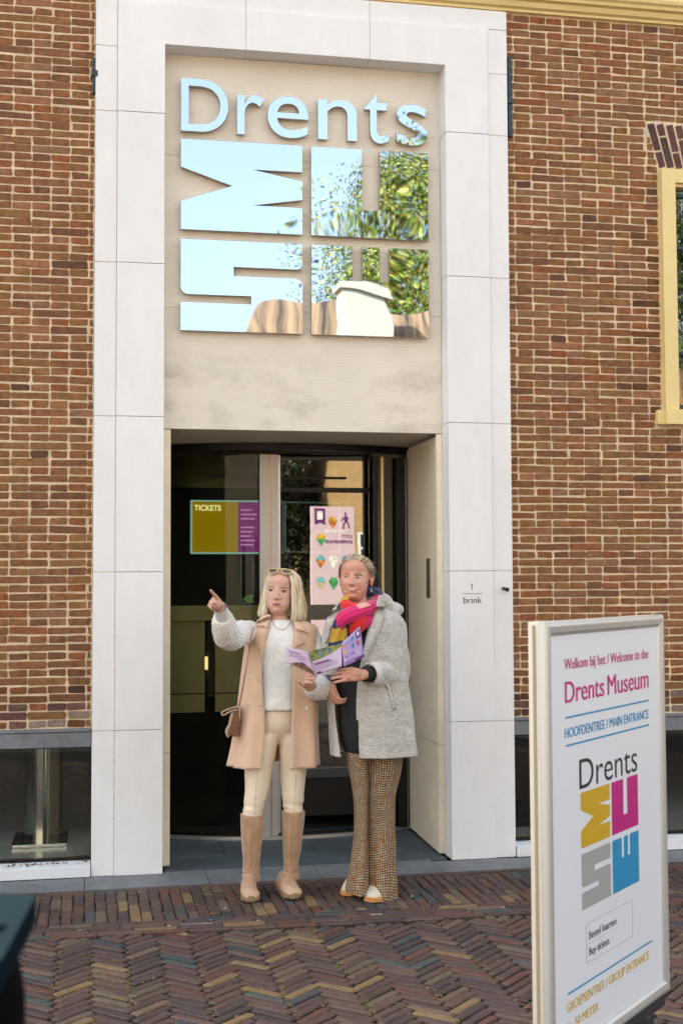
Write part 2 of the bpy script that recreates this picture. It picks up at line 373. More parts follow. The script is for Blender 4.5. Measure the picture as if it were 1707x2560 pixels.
# ------------------------------------------------------------------ museum building
bld = empty('museum_building', (0, .4, 0), 'old brown brick museum building with cream window frames and cornice', 'building')
PX = 1.2117; WY = .056
wb = MB()
def wbox(x0, x1, z0, z1): wb.box((x0, WY, z0), (x1, .22, z1))
wbox(-12, -3.4, -.1, .80); wbox(3.4, 12, -.1, .80)
wbox(-12, -PX, .80, 5.2); wbox(PX, 2.195, .80, 5.2); wbox(2.195, 3.4, .80, 2.60); wbox(2.195, 3.4, 4.125, 5.2); wbox(3.4, 12, .80, 5.2)
wbox(-PX, PX, 5.0, 5.2)
wb.build('wall', M_mortar, bld)
specs = []; rg = random.Random(21); CH = .0464; LS = .209
rw = Matrix.Rotation(R(90), 3, 'X')
def wbrick(x0, x1, z, dark=1.0, h=None):
    if x1-x0 < .022: return
    c = pick(WALLPAL, rg) if z > .94 or rg.random() < .4 else pick([(2, (.17, .085, .07)), (1, (.27, .19, .155)), (1, (.14, .075, .06))], rg)
    specs.append((Vector(((x0+x1)/2, WY-rg.uniform(.0025, .0055), z+CH/2+rg.uniform(-.0018, .0018))), Matrix.Rotation(rg.uniform(-.012, .012), 3, 'Y') @ rw, x1-x0-rg.uniform(.0065, .011), (h or CH)-rg.uniform(.007, .0105), tuple(x*dark for x in c)))
def fill(xa, xb, z0, z1, off=0.0):
    n = int((z1-z0)/CH+.5); i0 = int((z0-.805)/CH+.5)
    for i in range(i0, i0+n):
        z = .805 + i*CH; stretch = i % 2
        step = LS if stretch else LS/2
        x = -20 + (LS/4 if (i//2) % 2 == 0 or not stretch else LS*.75) + off
        x += step*math.floor((xa - x)/step)
        while x < xb:
            a, b = max(x, xa), min(x+step, xb); dk = 1.0
            if z < 1.05 and z > .75: dk = rg.choice([1, .8, .62])
            if xb < 2.2 and xb > 2 and b > 2.0 and rg.random() < .35: dk = .62
            if xa > 2.1 and z < 2.6 and rg.random() < .4: dk = .6
            j = rg.uniform(-.006, .006)
            wbrick(a+(j if a > xa else 0), b, z, dk); x += step
fill(-5.5, -PX-.002, .805, 5.03)
fill(-5.5, -3.402, .805-CH*17, .805)
fill(3.402, 5.5, .805-CH*17, .805)
fill(3.353, 5.5, .805+CH*37, .805+CH*78)
fill(PX+.002, 5.5, .805, .805+CH*37)
fill(PX+.002, 2.185, .805+CH*38, .805+CH*72)
fill(PX+.002, 2.115, .805+CH*72, .805+CH*78)
fill(PX+.002, 5.5, .805+CH*78, 5.03)
for i_ in (37,): fill(PX+.002, 2.14, .805+CH*37, .805+CH*38)
# fill beside the flat arch (bricks cut on a slant)
for i in range(72, 78):
    z = .805+CH*i; xe = 2.196 - (z+CH/2-4.135)/.28*.078
    wbrick(2.115, xe-.004, z)
signw = lambda x, y: (x > 1338 and y > 1545 and x < 1662)
lay(bld, specs, M_brick_o, M_brick_f, rg, .0045, .0032, .03, skip=signw, cut=.32, dep=.35)
# flat arch over the window
ar = []; 
for k in range(22):
    ang = R(-15.5) + k*R(1.35)
    bx = 2.196 + k*.0555; 
    tx = bx + math.tan(ang)*.28
    spl = [(.0, .105), (.105, .28)] if k % 2 == 0 else [(.0, .19), (.19, .28)]
    if k % 3 == 1: spl = [(0, .28)] if k % 2 == 0 else [(0, .2), (.2, .28)]
    for s0, s1 in spl:
        q = (s0+s1)/2; x_ = bx + (tx-bx)*q/.28 + .023
        ar.append((Vector((x_, WY-.006, 4.135+q)), Matrix.Rotation(ang, 3, 'Y') @ rw @ rotz(R(90)), s1-s0-.009, .043, pick([(1, (.115, .062, .055)), (1, (.14, .07, .058)), (1, (.095, .058, .052))], rg)))
lay(bld, ar, M_brick_o, M_brick_f, rg, .004, .002, .03, name='arch_brick', stuff='arch_courses', cut=.15, dep=.35)
# bluestone lintels over the basement windows, sills, cornice
for x0, x1 in ((-3.4, -PX-.002), (PX+.002, 3.4)):
    l_ = MB(); l_.box((x0, .012, .703), (x1, .2, .784)); l_.box((x0, .006, .7865), (x1, .2, .8015)); l_.build('stone_lintel', M_blue2, bld, bevel=.003)
    s_ = MB(); s_.add([(x0, -.012, .004), (x1, -.012, .004), (x1, .11, .004), (x0, .11, .004), (x0, -.012, .062), (x1, -.012, .062), (x1, .11, .078), (x0, .11, .078)], [(0,3,2,1),(4,5,6,7),(0,1,5,4),(1,2,6,5),(2,3,7,6),(3,0,4,7)])
    s_.build('window_sill', M_white, bld, bevel=.003)
cb = MB()
prof = [(.06, 5.035), (.028, 5.035), (.026, 5.05), (.006, 5.058), (.0, 5.072), (-.004, 5.088), (-.03, 5.093), (-.036, 5.11), (-.052, 5.122), (-.058, 5.14), (-.05, 5.146), (-.05, 5.5), (-.08, 5.51), (-.1, 5.56), (-.2, 5.6), (-.2, 5.68), (.06, 5.68)]
cb.grid([[(x, y, z) for y, z in prof] for x in (-12, 12)]); cb.build('cornice', M_cream, bld)
rb = MB(); rb.add([(-12, -.2, 5.68), (12, -.2, 5.68), (12, 5.2, 10.0), (-12, 5.2, 10.0), (12, 10.6, 5.68), (-12, 10.6, 5.68)], [(0, 1, 2, 3), (3, 2, 4, 5)])
rb.add([(-12, -.2, 5.68), (-12, 5.2, 10), (-12, 10.6, 5.68), (12, -.2, 5.68), (12, 5.2, 10), (12, 10.6, 5.68)], [(0, 1, 2), (3, 5, 4)])
rb.build('roof', mat('roof_tile', (.16, .06, .035), .7, var=.2, vscale=3), bld)  # unseen roof, its height shaped so that its shadow covers the street
ob = MB(); ob.box((-12, 10.2, -.1), (12, 10.6, 5.68)); ob.box((-12, .22, -.1), (-11.6, 10.2, 5.68)); ob.box((11.6, .22, -.1), (12, 10.2, 5.68)); ob.box((-11.6, .22, 5.3), (11.6, 10.2, 5.5))
ob.build('outer_walls', M_mortar, bld)
# wall anchors
for x, z0, z1, zk in ((1.231, 4.262, 4.752, 4.478), (-1.2165, 4.36, 4.56, 4.47)):
    a_ = MB(); a_.box((x-.012, .018, z0), (x+.012, .048, z1)); a_.box((x-.018, .008, zk-.018), (x+.018, .04, zk+.018)); a_.build('wall_anchor', M_iron, bld, bevel=.004)
# window at the upper right
win = MB(); x0, x1, z0, z1 = 2.188, 3.35, 2.635, 4.118
win.box((x0, .0, z0), (x0+.088, .12, z1)); win.box((x1-.088, .0, z0), (x1, .12, z1)); win.box((x0+.088, .0, z1-.085), (x1-.088, .12, z1))
win.box((x0+.088, .022, z1-.105), (x1-.088, .12, z1-.085)); win.box((x0+.088, .022, z0), (x0+.098, .12, z1-.105))
win.box((x0-.003, -.018, z0-.092), (x1, .14, z0)); win.box((x0-.046, .02, z0-.088), (x0-.003, .06, z0-.002))
window = win.build('window', M_cream, bld, bevel=.003)
M_glass = bpy.data.materials.new('window_glass'); M_glass.use_nodes = True
def glass(M, tint, base, fres, rough=0.0, wave=0, wscale=3, wdist=.004, wstretch=None):
    n = M.node_tree.nodes; L = M.node_tree.links; n.clear()
    o = n.new('ShaderNodeOutputMaterial'); mx = n.new('ShaderNodeMixShader'); tr = n.new('ShaderNodeBsdfTransparent'); gl = n.new('ShaderNodeBsdfGlossy')
    tr.inputs[0].default_value = (*tint, 1); gl.inputs['Roughness'].default_value = rough; gl.inputs['Color'].default_value = (.95, .97, .95, 1)
    fr = n.new('ShaderNodeFresnel'); fr.inputs[0].default_value = fres
    ad = n.new('ShaderNodeMath'); ad.operation = 'ADD'; ad.inputs[1].default_value = base; ad.use_clamp = True
    L.new(fr.outputs[0], ad.inputs[0]); L.new(ad.outputs[0], mx.inputs[0]); L.new(tr.outputs[0], mx.inputs[1]); L.new(gl.outputs[0], mx.inputs[2]); L.new(mx.outputs[0], o.inputs[0])
    if wave:
        t = n.new('ShaderNodeTexNoise'); t.inputs['Scale'].default_value = wscale; t.inputs['Detail'].default_value = 1
        tc = n.new('ShaderNodeTexCoord'); b_ = n.new('ShaderNodeBump'); b_.inputs['Strength'].default_value = wave; b_.inputs['Distance'].default_value = wdist
        L.new(tc.outputs['Object'], t.inputs['Vector']); L.new(t.outputs['Fac'], b_.inputs['Height']); L.new(b_.outputs[0], gl.inputs['Normal'])
    return M
glass(M_glass, (.55, .6, .55), .12, 1.5, wave=.25, wscale=4)
g = MB(); g.box((x0+.098, .072, z0), (x1-.09, .076, z1-.105)); g.build('pane', M_glass, window)
for px_y in (490, 621, 751, 883, 1017):
    z = at(1698, px_y, .06).z; b_ = MB(); b_.box((x0+.099, .05, z-.011), (x1-.09, .0705, z+.011)); b_.build('glazing_bar', M_iron, window, bevel=.002)
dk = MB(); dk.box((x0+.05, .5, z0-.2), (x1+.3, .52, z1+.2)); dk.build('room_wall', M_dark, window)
# basement windows
M_gl2 = bpy.data.materials.new('basement_glass'); M_gl2.use_nodes = True; glass(M_gl2, (.95, .97, .95), .03, 1.4)

for x0, x1 in ((-3.4, -PX), (PX, 3.4)):
    fr = MB(); fr.box((x0, .085, .0785), (x1, .125, .094)); fr.box((x0, .085, .690), (x1, .125, .7025)); f_ = fr.build('basement_window', M_black, bld)
    p_ = MB(); p_.box((x0, .100, .095), (x1, .106, .6895)); p_.build('pane', M_gl2, f_)
# ------------------------------------------------------------------ interior of the museum
hall = empty('museum_hall', (0, 3, 0), 'dark entrance hall behind the glass doors', kind='structure')
h_ = MB()
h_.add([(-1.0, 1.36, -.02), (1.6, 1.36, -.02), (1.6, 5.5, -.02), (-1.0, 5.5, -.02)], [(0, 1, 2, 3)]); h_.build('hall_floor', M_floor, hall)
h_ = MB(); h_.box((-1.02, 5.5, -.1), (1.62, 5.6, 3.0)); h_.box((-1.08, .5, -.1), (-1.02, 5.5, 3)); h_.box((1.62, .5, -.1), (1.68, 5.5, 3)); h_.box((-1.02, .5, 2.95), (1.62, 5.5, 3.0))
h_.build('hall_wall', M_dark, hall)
for x0, x1 in ((-3.4, -1.10), (1.70, 3.6)):
    r_ = MB(); r_.add([(x0, .127, .08), (x1+.0, .127, .08), (x1, 3.2, .08), (x0, 3.2, .08)], [(0, 1, 2, 3)]); r_.build('room_floor', M_lfloor, hall)
    r_ = MB(); r_.box((x0, 3.2, 0), (x1, 3.3, 2.4)); r_.box((x0-.06, .127, 0), (x0, 3.2, 2.4)); r_.box((x1, .23, 0), (x1+.06, 3.2, 2.4)); r_.box((x0, .23, 2.3), (x1, 3.2, 2.4)); r_.build('room_wall', mat('room_wall_green', (.05, .055, .04), .6, var=.3, vscale=2), hall)
r_ = MB(); r_.add([(1.2, .127, .08), (1.70, .127, .08), (1.70, .47, .08), (1.2, .47, .08)], [(0, 1, 2, 3)]); r_.add([(-1.22, .127, .08), (-1.1, .127, .08), (-1.1, .47, .08), (-1.22, .47, .08)], [(0, 1, 2, 3)]); r_.build('room_floor', M_lfloor, hall)
# steel stand behind the left basement window
st = empty('steel_stand', (-1.49, .65, .08), 'polished steel cylinder and slim pole on a square plate behind the basement window', 'display stand')
s_ = MB(); s_.box((-1.655, .455, .081), (-1.345, .87, .1)); s_.build('base_plate', M_steel, st, bevel=.002)
s_ = MB(); s_.cyl((-1.49, .78, .1), .115, .52, 40); s_.build('cylinder', M_steel, st, smooth=False)
s_ = MB(); s_.cyl((-1.49, .78, .62), .12, .05, 40); s_.build('cylinder_rim', M_black, st)
s_ = MB(); s_.cyl((-1.472, .58, .1), .0105, .9, 16); s_.build('pole', M_alu, st, smooth=True)
# office chair in the right basement room
oc = empty('office_chair', (1.42, 1.1, .08), 'black office chair on castors seen through the basement window', 'chair')
s_ = MB(); s_.box((1.27, .92, .48), (1.62, 1.28, .54)); s_.build('seat', M_black, oc, bevel=.02)
s_ = MB(); s_.box((1.30, 1.27, .58), (1.60, 1.31, 1.0)); s_.build('backrest', M_black, oc, bevel=.015)
s_ = MB(); s_.cyl((1.44, 1.1, .16), .025, .32); s_.build('column', M_black, oc)
for k in range(5):
    a = k*1.2566+.3; e = Vector((1.44+.2*math.cos(a), 1.1+.2*math.sin(a), .15)); s_ = MB(); s_.tube([(1.44, 1.1, .17), e], [.02, .014], 8); lg = s_.build('leg', M_black, oc)
    s_ = MB(); s_.tube([e+Vector((-.012, 0, -.04)), e+Vector((.012, 0, -.04))], .03, 14); s_.build('castor', M_black, lg)
# reception desk and screens
desk = empty('reception_desk', (0, 4.1, 0), 'olive fronted reception desk inside the dark hall', 'desk')
for a, b in ((-1.0, -.305), (-.215, .45), (.47, 1.3)):
    s_ = MB(); s_.box((a, 3.95, .62), (b, 4.0, 1.25)); s_.build('front_panel', M_olive, desk)
s_ = MB(); s_.box((-1.0, 4.01, .0), (1.3, 4.5, 1.2)); s_.build('body', M_dark, desk)
s_ = MB(); s_.box((-.303, 3.97, .85), (-.217, 4.005, .96)); s_.build('lamp_panel', mat('desk_lamp', (.6, .5, .3), .5, emit=(1, .75, .35), estr=.35), desk)
tk = empty('ticket_screen', (.05, 4.0, 1.86), 'lit ticket screen in yellow and purple hanging in the dark hall', 'screen')
s_ = MB(); s_.box((-.362, 4.03, 1.848), (.456, 4.06, 2.317)); s_.build('frame', mat('screen_frame', (.12, .22, .2), .4, emit=(.25, .5, .45), estr=.22), tk)
s_ = MB(); s_.box((-.348, 4.02, 1.862), (.047, 4.0285, 2.303)); s_.build('yellow_field', mat('yellow_field', (.3, .2, .01), .5, emit=(.62, .42, .0), estr=.10), tk)
s_ = MB(); s_.box((.049, 4.02, 1.862), (.442, 4.0285, 2.303)); s_.build('purple_field', mat('purple_field', (.12, .01, .12), .5, emit=(.36, .02, .36), estr=.10), tk)
sc2 = empty('hall_screen', (.6, 4.0, 1.86), 'dark screen with a thin pale frame beside the ticket screen', 'screen')
for a, b, c, d in ((.464, 1.86, .474, 2.307), (.95, 1.86, .96, 2.307), (.474, 1.86, .95, 1.87), (.474, 2.297, .95, 2.307)):
    s_ = MB(); s_.box((a, 4.02, b), (c, 4.04, d)); s_.build('frame', mat('screen_frame2', (.2, .3, .28), .4, emit=(.3, .5, .45), estr=.22), sc2)
s_ = MB(); s_.box((.474, 4.03, 1.87), (.95, 4.035, 2.297)); s_.build('panel', mat('screen_glass', (.02, .03, .01), .3, col2=(.06, .055, .01), vscale=3), sc2)


# ------------------------------------------------------------------ text
def text_mesh(body, mat_, x0, x1, capz, axis_u, axis_v, origin, depth=.0006, weight=0.0, name='lettering', parent=None, ext=True, height=None, fat=0.0):
    """text laid from u=x0 to u=x1 with capital height capz, extruded along n"""
    cu = bpy.data.curves.new(name, 'FONT'); cu.body = body; cu.size = 1.0; cu.offset = weight; cu.extrude = 0.0; cu.resolution_u = 8
    o = bpy.data.objects.new(name, cu); COL.objects.link(o)
    dg = bpy.context.evaluated_depsgraph_get(); dg.update(); me = bpy.data.meshes.new_from_object(o.evaluated_get(dg))
    bpy.data.objects.remove(o)
    xs = [v.co.x for v in me.vertices]; a, b = min(xs), max(xs)
    u, v = Vector(axis_u), Vector(axis_v); n = u.cross(v)
    sx = (x1-x0)/(b-a); sy = capz/.729
    if height: ys = [q.co.y for q in me.vertices]; sy = height/(max(ys)-min(ys)); y0 = min(ys)
    else: y0 = 0
    bm = bmesh.new(); bm.from_mesh(me)
    r_ = bmesh.ops.extrude_face_region(bm, geom=list(bm.faces))
    top = {g.index for g in r_['geom'] if isinstance(g, bmesh.types.BMVert)}
    nv = [g for g in r_['geom'] if isinstance(g, bmesh.types.BMVert)]; ids = set(nv)
    for q in bm.verts:
        p = Vector(origin) + u*(x0+(q.co.x-a)*sx) + v*((q.co.y-y0)*sy)
        q.co = p + n*(depth if q in ids else 0)
    bmesh.ops.recalc_face_normals(bm, faces=bm.faces)
    if fat:
        g0 = list(bm.verts)+list(bm.edges)+list(bm.faces)
        for q, dn in ((fat, .00015), (-fat, .0003)):
            d_ = bmesh.ops.duplicate(bm, geom=g0); bmesh.ops.translate(bm, verts=[g for g in d_['geom'] if isinstance(g, bmesh.types.BMVert)], vec=u*q+n*dn)
    bm.to_mesh(me); bm.free(); me.polygons.foreach_set('use_smooth', [False]*len(me.polygons)); me.materials.clear(); me.materials.append(mat_)
    return link(name, me, parent)
def rnd(poly, corners, r_, n=5):
    return poly
LM = [(0, 0), (1, 0), (1, .298), (.586, .30), (1, .404), (1, .611), (.586, .70), (1, .704), (1, 1), (0, 1), (0, .69), (.42, .495), (0, .31)]
LU = [(0, 0), (.43, 0), (.43, .69), (.583, .69), (.583, 0), (1, 0), (1, 1), (0, 1)]
LE = [(0, 0), (.345, 0), (.345, .39), (.43, .39), (.43, 0), (.577, 0), (.577, .39), (.663, .39), (.663, 0), (1, 0), (1, 1), (0, 1)]
def arc(cx, cy, r_, a0, a1, n=6): return [(cx+r_*math.cos(R(a0+(a1-a0)*i/n)), cy+r_*math.sin(R(a0+(a1-a0)*i/n))*1.34) for i in range(n+1)]
LS_ = [(0, 0), (1, 0), (1, .286), (.43, .286), (.43, .389)] + arc(.94, .469, .06, -90, 0) + [(1, 1), (0, 1), (0, .694), (.574, .694), (.574, .603)] + arc(.06, .523, .06, 90, 180)
TILES = [('M', LM, 0, .4822, 0, .474), ('U', LU, .5185, 1.0, 0, .474), ('S', LS_, 0, .4822, .525, 1.0), ('E', LE, .5185, 1.0, .525, 1.0)]

text_mesh('TICKETS', mat('ticket_print', (.4, .4, .1), .5, emit=(.8, .8, .35), estr=.38), -.33, -.10, .050, (1, 0, 0), (0, 0, 1), (0, 4.018, 2.225), .001, .012, parent=tk)
for i_ in range(9):
    if i_ == 3: continue
    w_ = .16 if i_ < 3 else .13
    s_ = MB(); s_.box((.075, 4.0175, 2.225-i_*.038), (.075+w_*(.6+.4*((i_*37 % 10)/10)), 4.0195, 2.238-i_*.038)); s_.build('text_line', bpy.data.materials['ticket_lines'] if i_ else mat('ticket_lines', (.3, .1, .3), .5, emit=(.6, .25, .6), estr=.22), tk)
# ------------------------------------------------------------------ stone portal
por = empty('entrance_portal', (0, .2, 0), 'white stone portal framing the museum entrance', 'portal')
XI, XS, Z0, Z1, Z2 = .8232, 1.089, 4.662, 4.899, 5.021
JZ = [0.0, .7888, 1.6601, 2.5282, 3.396, 4.259]
def panel(boxes, nm='stone_panel', g=.0016):
    b_ = MB()
    for (x0, y0, z0, x1, y1, z1) in boxes: b_.box((x0+g, y0, z0+g), (x1-g, y1, z1-g))
    return b_.build(nm, M_stone, por, bevel=.0018)
for s in (-1, 1):
    for a, b in zip(JZ, JZ[1:]):
        x = sorted((s*XI, s*XS)); panel([(x[0], 0, a, x[1], .14, b)])
        x = sorted((s*XS, s*PX)); panel([(x[0], .012, a, x[1], .2, b)], 'edge_strip')
    x = sorted((s*XS, s*PX)); panel([(x[0], .012, JZ[-1], x[1], .2, 4.634)], 'edge_strip'); panel([(x[0], .012, 4.634, x[1], .2, Z1+.01)], 'edge_strip')
bl = MB(); bl.prism([(-XS+.0016, JZ[-1]+.002), (-XI-.0, JZ[-1]+.002), (-XI, Z0), (-.362, Z0), (-.362, Z1-.002), (-XS+.0016, Z1-.002)][::-1], 0, .14); bl.build('stone_panel', M_stone, por, bevel=.0018)
bl = MB(); bl.prism([(XS-.0016, JZ[-1]+.002), (XI, JZ[-1]+.002), (XI, Z0), (.370, Z0), (.370, Z1-.002), (XS-.0016, Z1-.002)], 0, .14); bl.build('stone_panel', M_stone, por, bevel=.0018)
panel([(-.362, 0, Z0, .370, .14, Z1)])
for a, b in ((-PX, -.362), (-.362, .37), (.37, PX)): panel([(a, .012, Z1+.012 if 0 else Z1+.0, b, .2, Z2)], 'edge_strip')
bk = MB()
for s in (-1, 1):
    x = sorted((s*(XI+.004), s*(PX-.004))); bk.box((x[0], .004+.01, .004), (x[1], .136, Z2-.06))
bk.box((-XI, .014, Z0+.004), (XI, .136, Z2-.004)); bk.build('joint_core', M_joint, por)
bk = MB()
for s in (-1, 1):
    x = sorted((s*.99, s*(PX-.003))); bk.box((x[0], .2, -.02), (x[1], .75, 5.0))
bk.box((-.98, .4, 2.62), (.98, .6, 5.2)); bk.build('backing', M_mortar, por)
M_rib = mat('ribbed_stone', (.87, .82, .73), .6, var=.05, vscale=2, bump=.15, bscale=200, bdist=.0006)
def dirt(M):      # rain streaks and grime of their own shape across the lintel
    N = M.node_tree; n = N.nodes; L = N.links; b = n['Principled BSDF']; src = b.inputs['Base Color'].links[0].from_socket
    tc = n.new('ShaderNodeTexCoord'); mp = n.new('ShaderNodeMapping'); mp.inputs['Scale'].default_value = (1.6, 1, 3.2); t = n.new('ShaderNodeTexNoise'); t.inputs['Scale'].default_value = 1.6; t.inputs['Detail'].default_value = 8; t.inputs['Roughness'].default_value = .7
    L.new(tc.outputs['Object'], mp.inputs[0]); L.new(mp.outputs[0], t.inputs['Vector'])
    sp = n.new('ShaderNodeSeparateXYZ'); L.new(tc.outputs['Object'], sp.inputs[0])
    m1 = n.new('ShaderNodeMapRange'); m1.inputs[1].default_value = .48; m1.inputs[2].default_value = .72; m1.inputs[3].default_value = 0; m1.inputs[4].default_value = .35; L.new(t.outputs['Fac'], m1.inputs[0])
    m2 = n.new('ShaderNodeMapRange'); m2.interpolation_type = 'SMOOTHSTEP'; m2.inputs[1].default_value = 3.05; m2.inputs[2].default_value = 2.75; m2.inputs[3].default_value = .08; m2.inputs[4].default_value = 1; L.new(sp.outputs['Z'], m2.inputs[0])
    mm = n.new('ShaderNodeMath'); mm.operation = 'MULTIPLY'; L.new(m1.outputs[0], mm.inputs[0]); L.new(m2.outputs[0], mm.inputs[1])
    mx = n.new('ShaderNodeMix'); mx.data_type = 'RGBA'; L.new(mm.outputs[0], mx.inputs[0]); L.new(src, mx.inputs[6]); mx.inputs[7].default_value = (.22, .17, .10, 1); L.new(mx.outputs[2], b.inputs['Base Color'])
dirt(M_rib)
M_rib2 = mat('ribbed_reveal_stone', (.93, .83, .65), .6, var=.05, vscale=3, var2=.04)  # brighter, warmer base colour makes up for bounce light missing here
PIT = .0087
def ribs(p0, p1, z0, z1, dep, inward):
    """ribbed sheet between plan points p0 and p1; each rib a small ridge of depth dep towards -inward"""
    n = max(1, int((z1-z0)/PIT)); b_ = MB(); nx, ny = inward
    rows = []
    for i in range(n):
        za = z0 + (z1-z0)*i/n; h = (z1-z0)/n
        for f, d in ((0, dep), (.22, dep), (.30, 0), (.90, 0), (1.0-.02, dep)):
            z = za + f*h; rows.append([(p0[0]+nx*d, p0[1]+ny*d, z), (p1[0]+nx*d, p1[1]+ny*d, z)])
    rows.append([(p0[0]+nx*dep, p0[1]+ny*dep, z1), (p1[0]+nx*dep, p1[1]+ny*dep, z1)])
    b_.grid(rows); return b_
RY = .138
for a, b in ((2.478, 3.176), (3.179, 4.068), (4.071, Z0)):
    ribs((-XI, RY), (XI, RY), a, b, .0045, (0, 1)).build('ribbed_panel', M_rib, por)
for a, b in ((.012, .64), (.643, 2.474)):
    ribs((-XI, RY), (-.777, RY), a, b, .0045, (0, 1)).build('ribbed_jamb', M_rib2, por)
    ribs((.786, RY), (XI, RY), a, b, .0045, (0, 1)).build('ribbed_jamb', M_rib2, por)
for a, b in ((.012, .64), (.643, 2.46)):
    ribs((.815, .985), (.787, RY), a, b, .0045, (1, 0)).build('ribbed_reveal', M_rib2, por)
    ribs((-.777, RY), (-.805, .985), a, b, .0045, (-1, 0)).build('ribbed_reveal', M_rib2, por)
bk = MB(); bk.box((-.98, RY+.01, 2.482), (.98, .4, 5.0)); bk.box((-.98, .4, 2.482), (.98, 1.02, 2.62)); bk.box((.83, RY+.01, .0), (.98, 1.05, 2.48)); bk.box((-.98, RY+.01, .0), (-.82, 1.05, 2.48)); bk.build('reveal_core', M_rib, por)
sf = MB(); sf.box((-.83, RY+.002, 2.4785), (.83, .41, 2.4805)); sf.build('soffit', mat('soffit_board', (.52, .45, .37), .5, var=.04, vscale=2), por)
sm = MB(); a0 = 1.650
arcp = [(.05+1.66*math.sin(R(-31+62*i/30)), 2.44-1.66*math.cos(R(-31+62*i/30))) for i in range(31)]
sm.add([(x, .41, 2.4795) for x, y in arcp]+[(x, y, 2.4795) for x, y in arcp], [(i, i+1, 32+i, 31+i) for i in range(30)]); sm.build('soffit', sf_m if False else bpy.data.materials['soffit_board'], por)
# steel plate let into the right reveal
hp = MB(); hp.box((.790, .33, 1.500), (.806, .405, 1.74)); hp.build('intercom_plate', mat('bronze_plate', (.10, .085, .05), .35, metal=.7), por, bevel=.002)
# house number
M_ink = mat('black_lettering', (.02, .02, .02), .5)
n1 = MB(); n1.prism([(.9565, 1.548), (.9605, 1.548), (.9605, 1.584), (.957, 1.584), (.950, 1.577), (.952, 1.5745), (.9565, 1.579)], -.0008, -.0001); n1.build('house_number', M_ink, por)
ln = MB(); ln.box((.899, -.0008, 1.527), (1.020, -.0001, 1.5295)); ln.build('number_line', M_ink, por)
text_mesh('brink', M_ink, .905, 1.016, .038, (1, 0, 0), (0, 0, 1), (0, -.0008, 1.4725), name='street_name', parent=por)
M_rust = mat('rust_stain', (.34, .20, .10), .9, var=.5, vscale=60)
rs = MB(); rg_ = random.Random(3)
for z_ in (.70, .62, .55, .49, .41, .36, .30, .22, .17, .75, 1.1, 1.3):
    w_, h_2 = rg_.uniform(.0012, .004), rg_.uniform(.006, .022); x_ = -XS + rg_.uniform(-.001, .0015)
    rs.add([(x_-w_*.4, -.0004, z_), (x_+w_, -.0004, z_+h_2*.4), (x_+w_*.3, -.0004, z_+h_2), (x_-w_, -.0004, z_+h_2*.7)], [(0, 1, 2, 3)])
rs.build('rust_stain', M_rust, por)['kind'] = 'stuff'
bt = MB(); bt.tube([(1.15, .012, 1.558), (1.15, -.012, 1.556), (1.158, -.022, 1.552)], .009, 10); bt.tube([(1.158, -.02, 1.552), (1.168, -.03, 1.55)], .012, 10); bt.build('bell_bracket', M_black, por)

# ------------------------------------------------------------------ mirror lettering over the door
M_mir = mat('mirror_steel', (.385, .485, .60), .012, metal=1)
def warp(M, scale, dist):
    n = M.node_tree.nodes; L = M.node_tree.links; b = n['Principled BSDF']; tc = n.new('ShaderNodeTexCoord'); t = n.new('ShaderNodeTexNoise'); t.inputs['Scale'].default_value = scale; t.inputs['Detail'].default_value = .5
    bp = n.new('ShaderNodeBump'); bp.inputs['Strength'].default_value = 1; bp.inputs['Distance'].default_value = dist; L.new(tc.outputs['Object'], t.inputs['Vector']); L.new(t.outputs['Fac'], bp.inputs['Height']); L.new(bp.outputs[0], b.inputs['Normal'])
warp(M_mir, 2.4, .0028)
M_edge = mat('letter_edge', (.45, .38, .26), .35, metal=.6)
sg = empty('museum_sign', (0, .1, 3.04), 'large mirror polished DRENTS letters and logo tiles above the door', 'sign')
LX0, LW, LZ1, LH = -.7262, 1.4622, 4.151, 1.111
for nm, poly, u0, u1, v0, v1 in TILES:
    pts = [(LX0+LW*(u0+(u1-u0)*u), LZ1-LH*(v0+(v1-v0)*v)) for u, v in poly]
    b_ = MB(); b_.prism(pts[::-1], .089, .122); me = b_.mesh('logo_tile', [M_mir, M_edge])
    for p in me.polygons: p.material_index = 0 if abs(p.normal.y) > .9 else 1
    link('logo_tile', me, sg)
    b_ = MB(); b_.box((pts[0][0]+.1, .122, min(p[1] for p in pts)+.03), (pts[0][0]+.14, .14, min(p[1] for p in pts)+.07)); b_.build('standoff', M_edge, sg)
def lx(d): return LX0 + (d-416)/565*1.4622
def letter(ch, d0, d1, z0, z1):
    o = text_mesh(ch, M_mir, lx(d0), lx(d1), 1, (1, 0, 0), (0, 0, 1), (0, .122, z0), depth=.033, name='letter', parent=sg, height=z1-z0, weight=.002)
    o.data.materials.append(M_edge)
    for p in o.data.polygons: p.material_index = 0 if abs(p.normal.y) > .9 else 1
letter('D', 416, 521, 4.199, 4.507); letter('r', 541, 601, 4.199, 4.435); letter('e', 610, 703, 4.194, 4.440); letter('n', 725, 815, 4.199, 4.440); letter('t', 833, 889, 4.194, 4.49); letter('s', 908, 981, 4.194, 4.440)

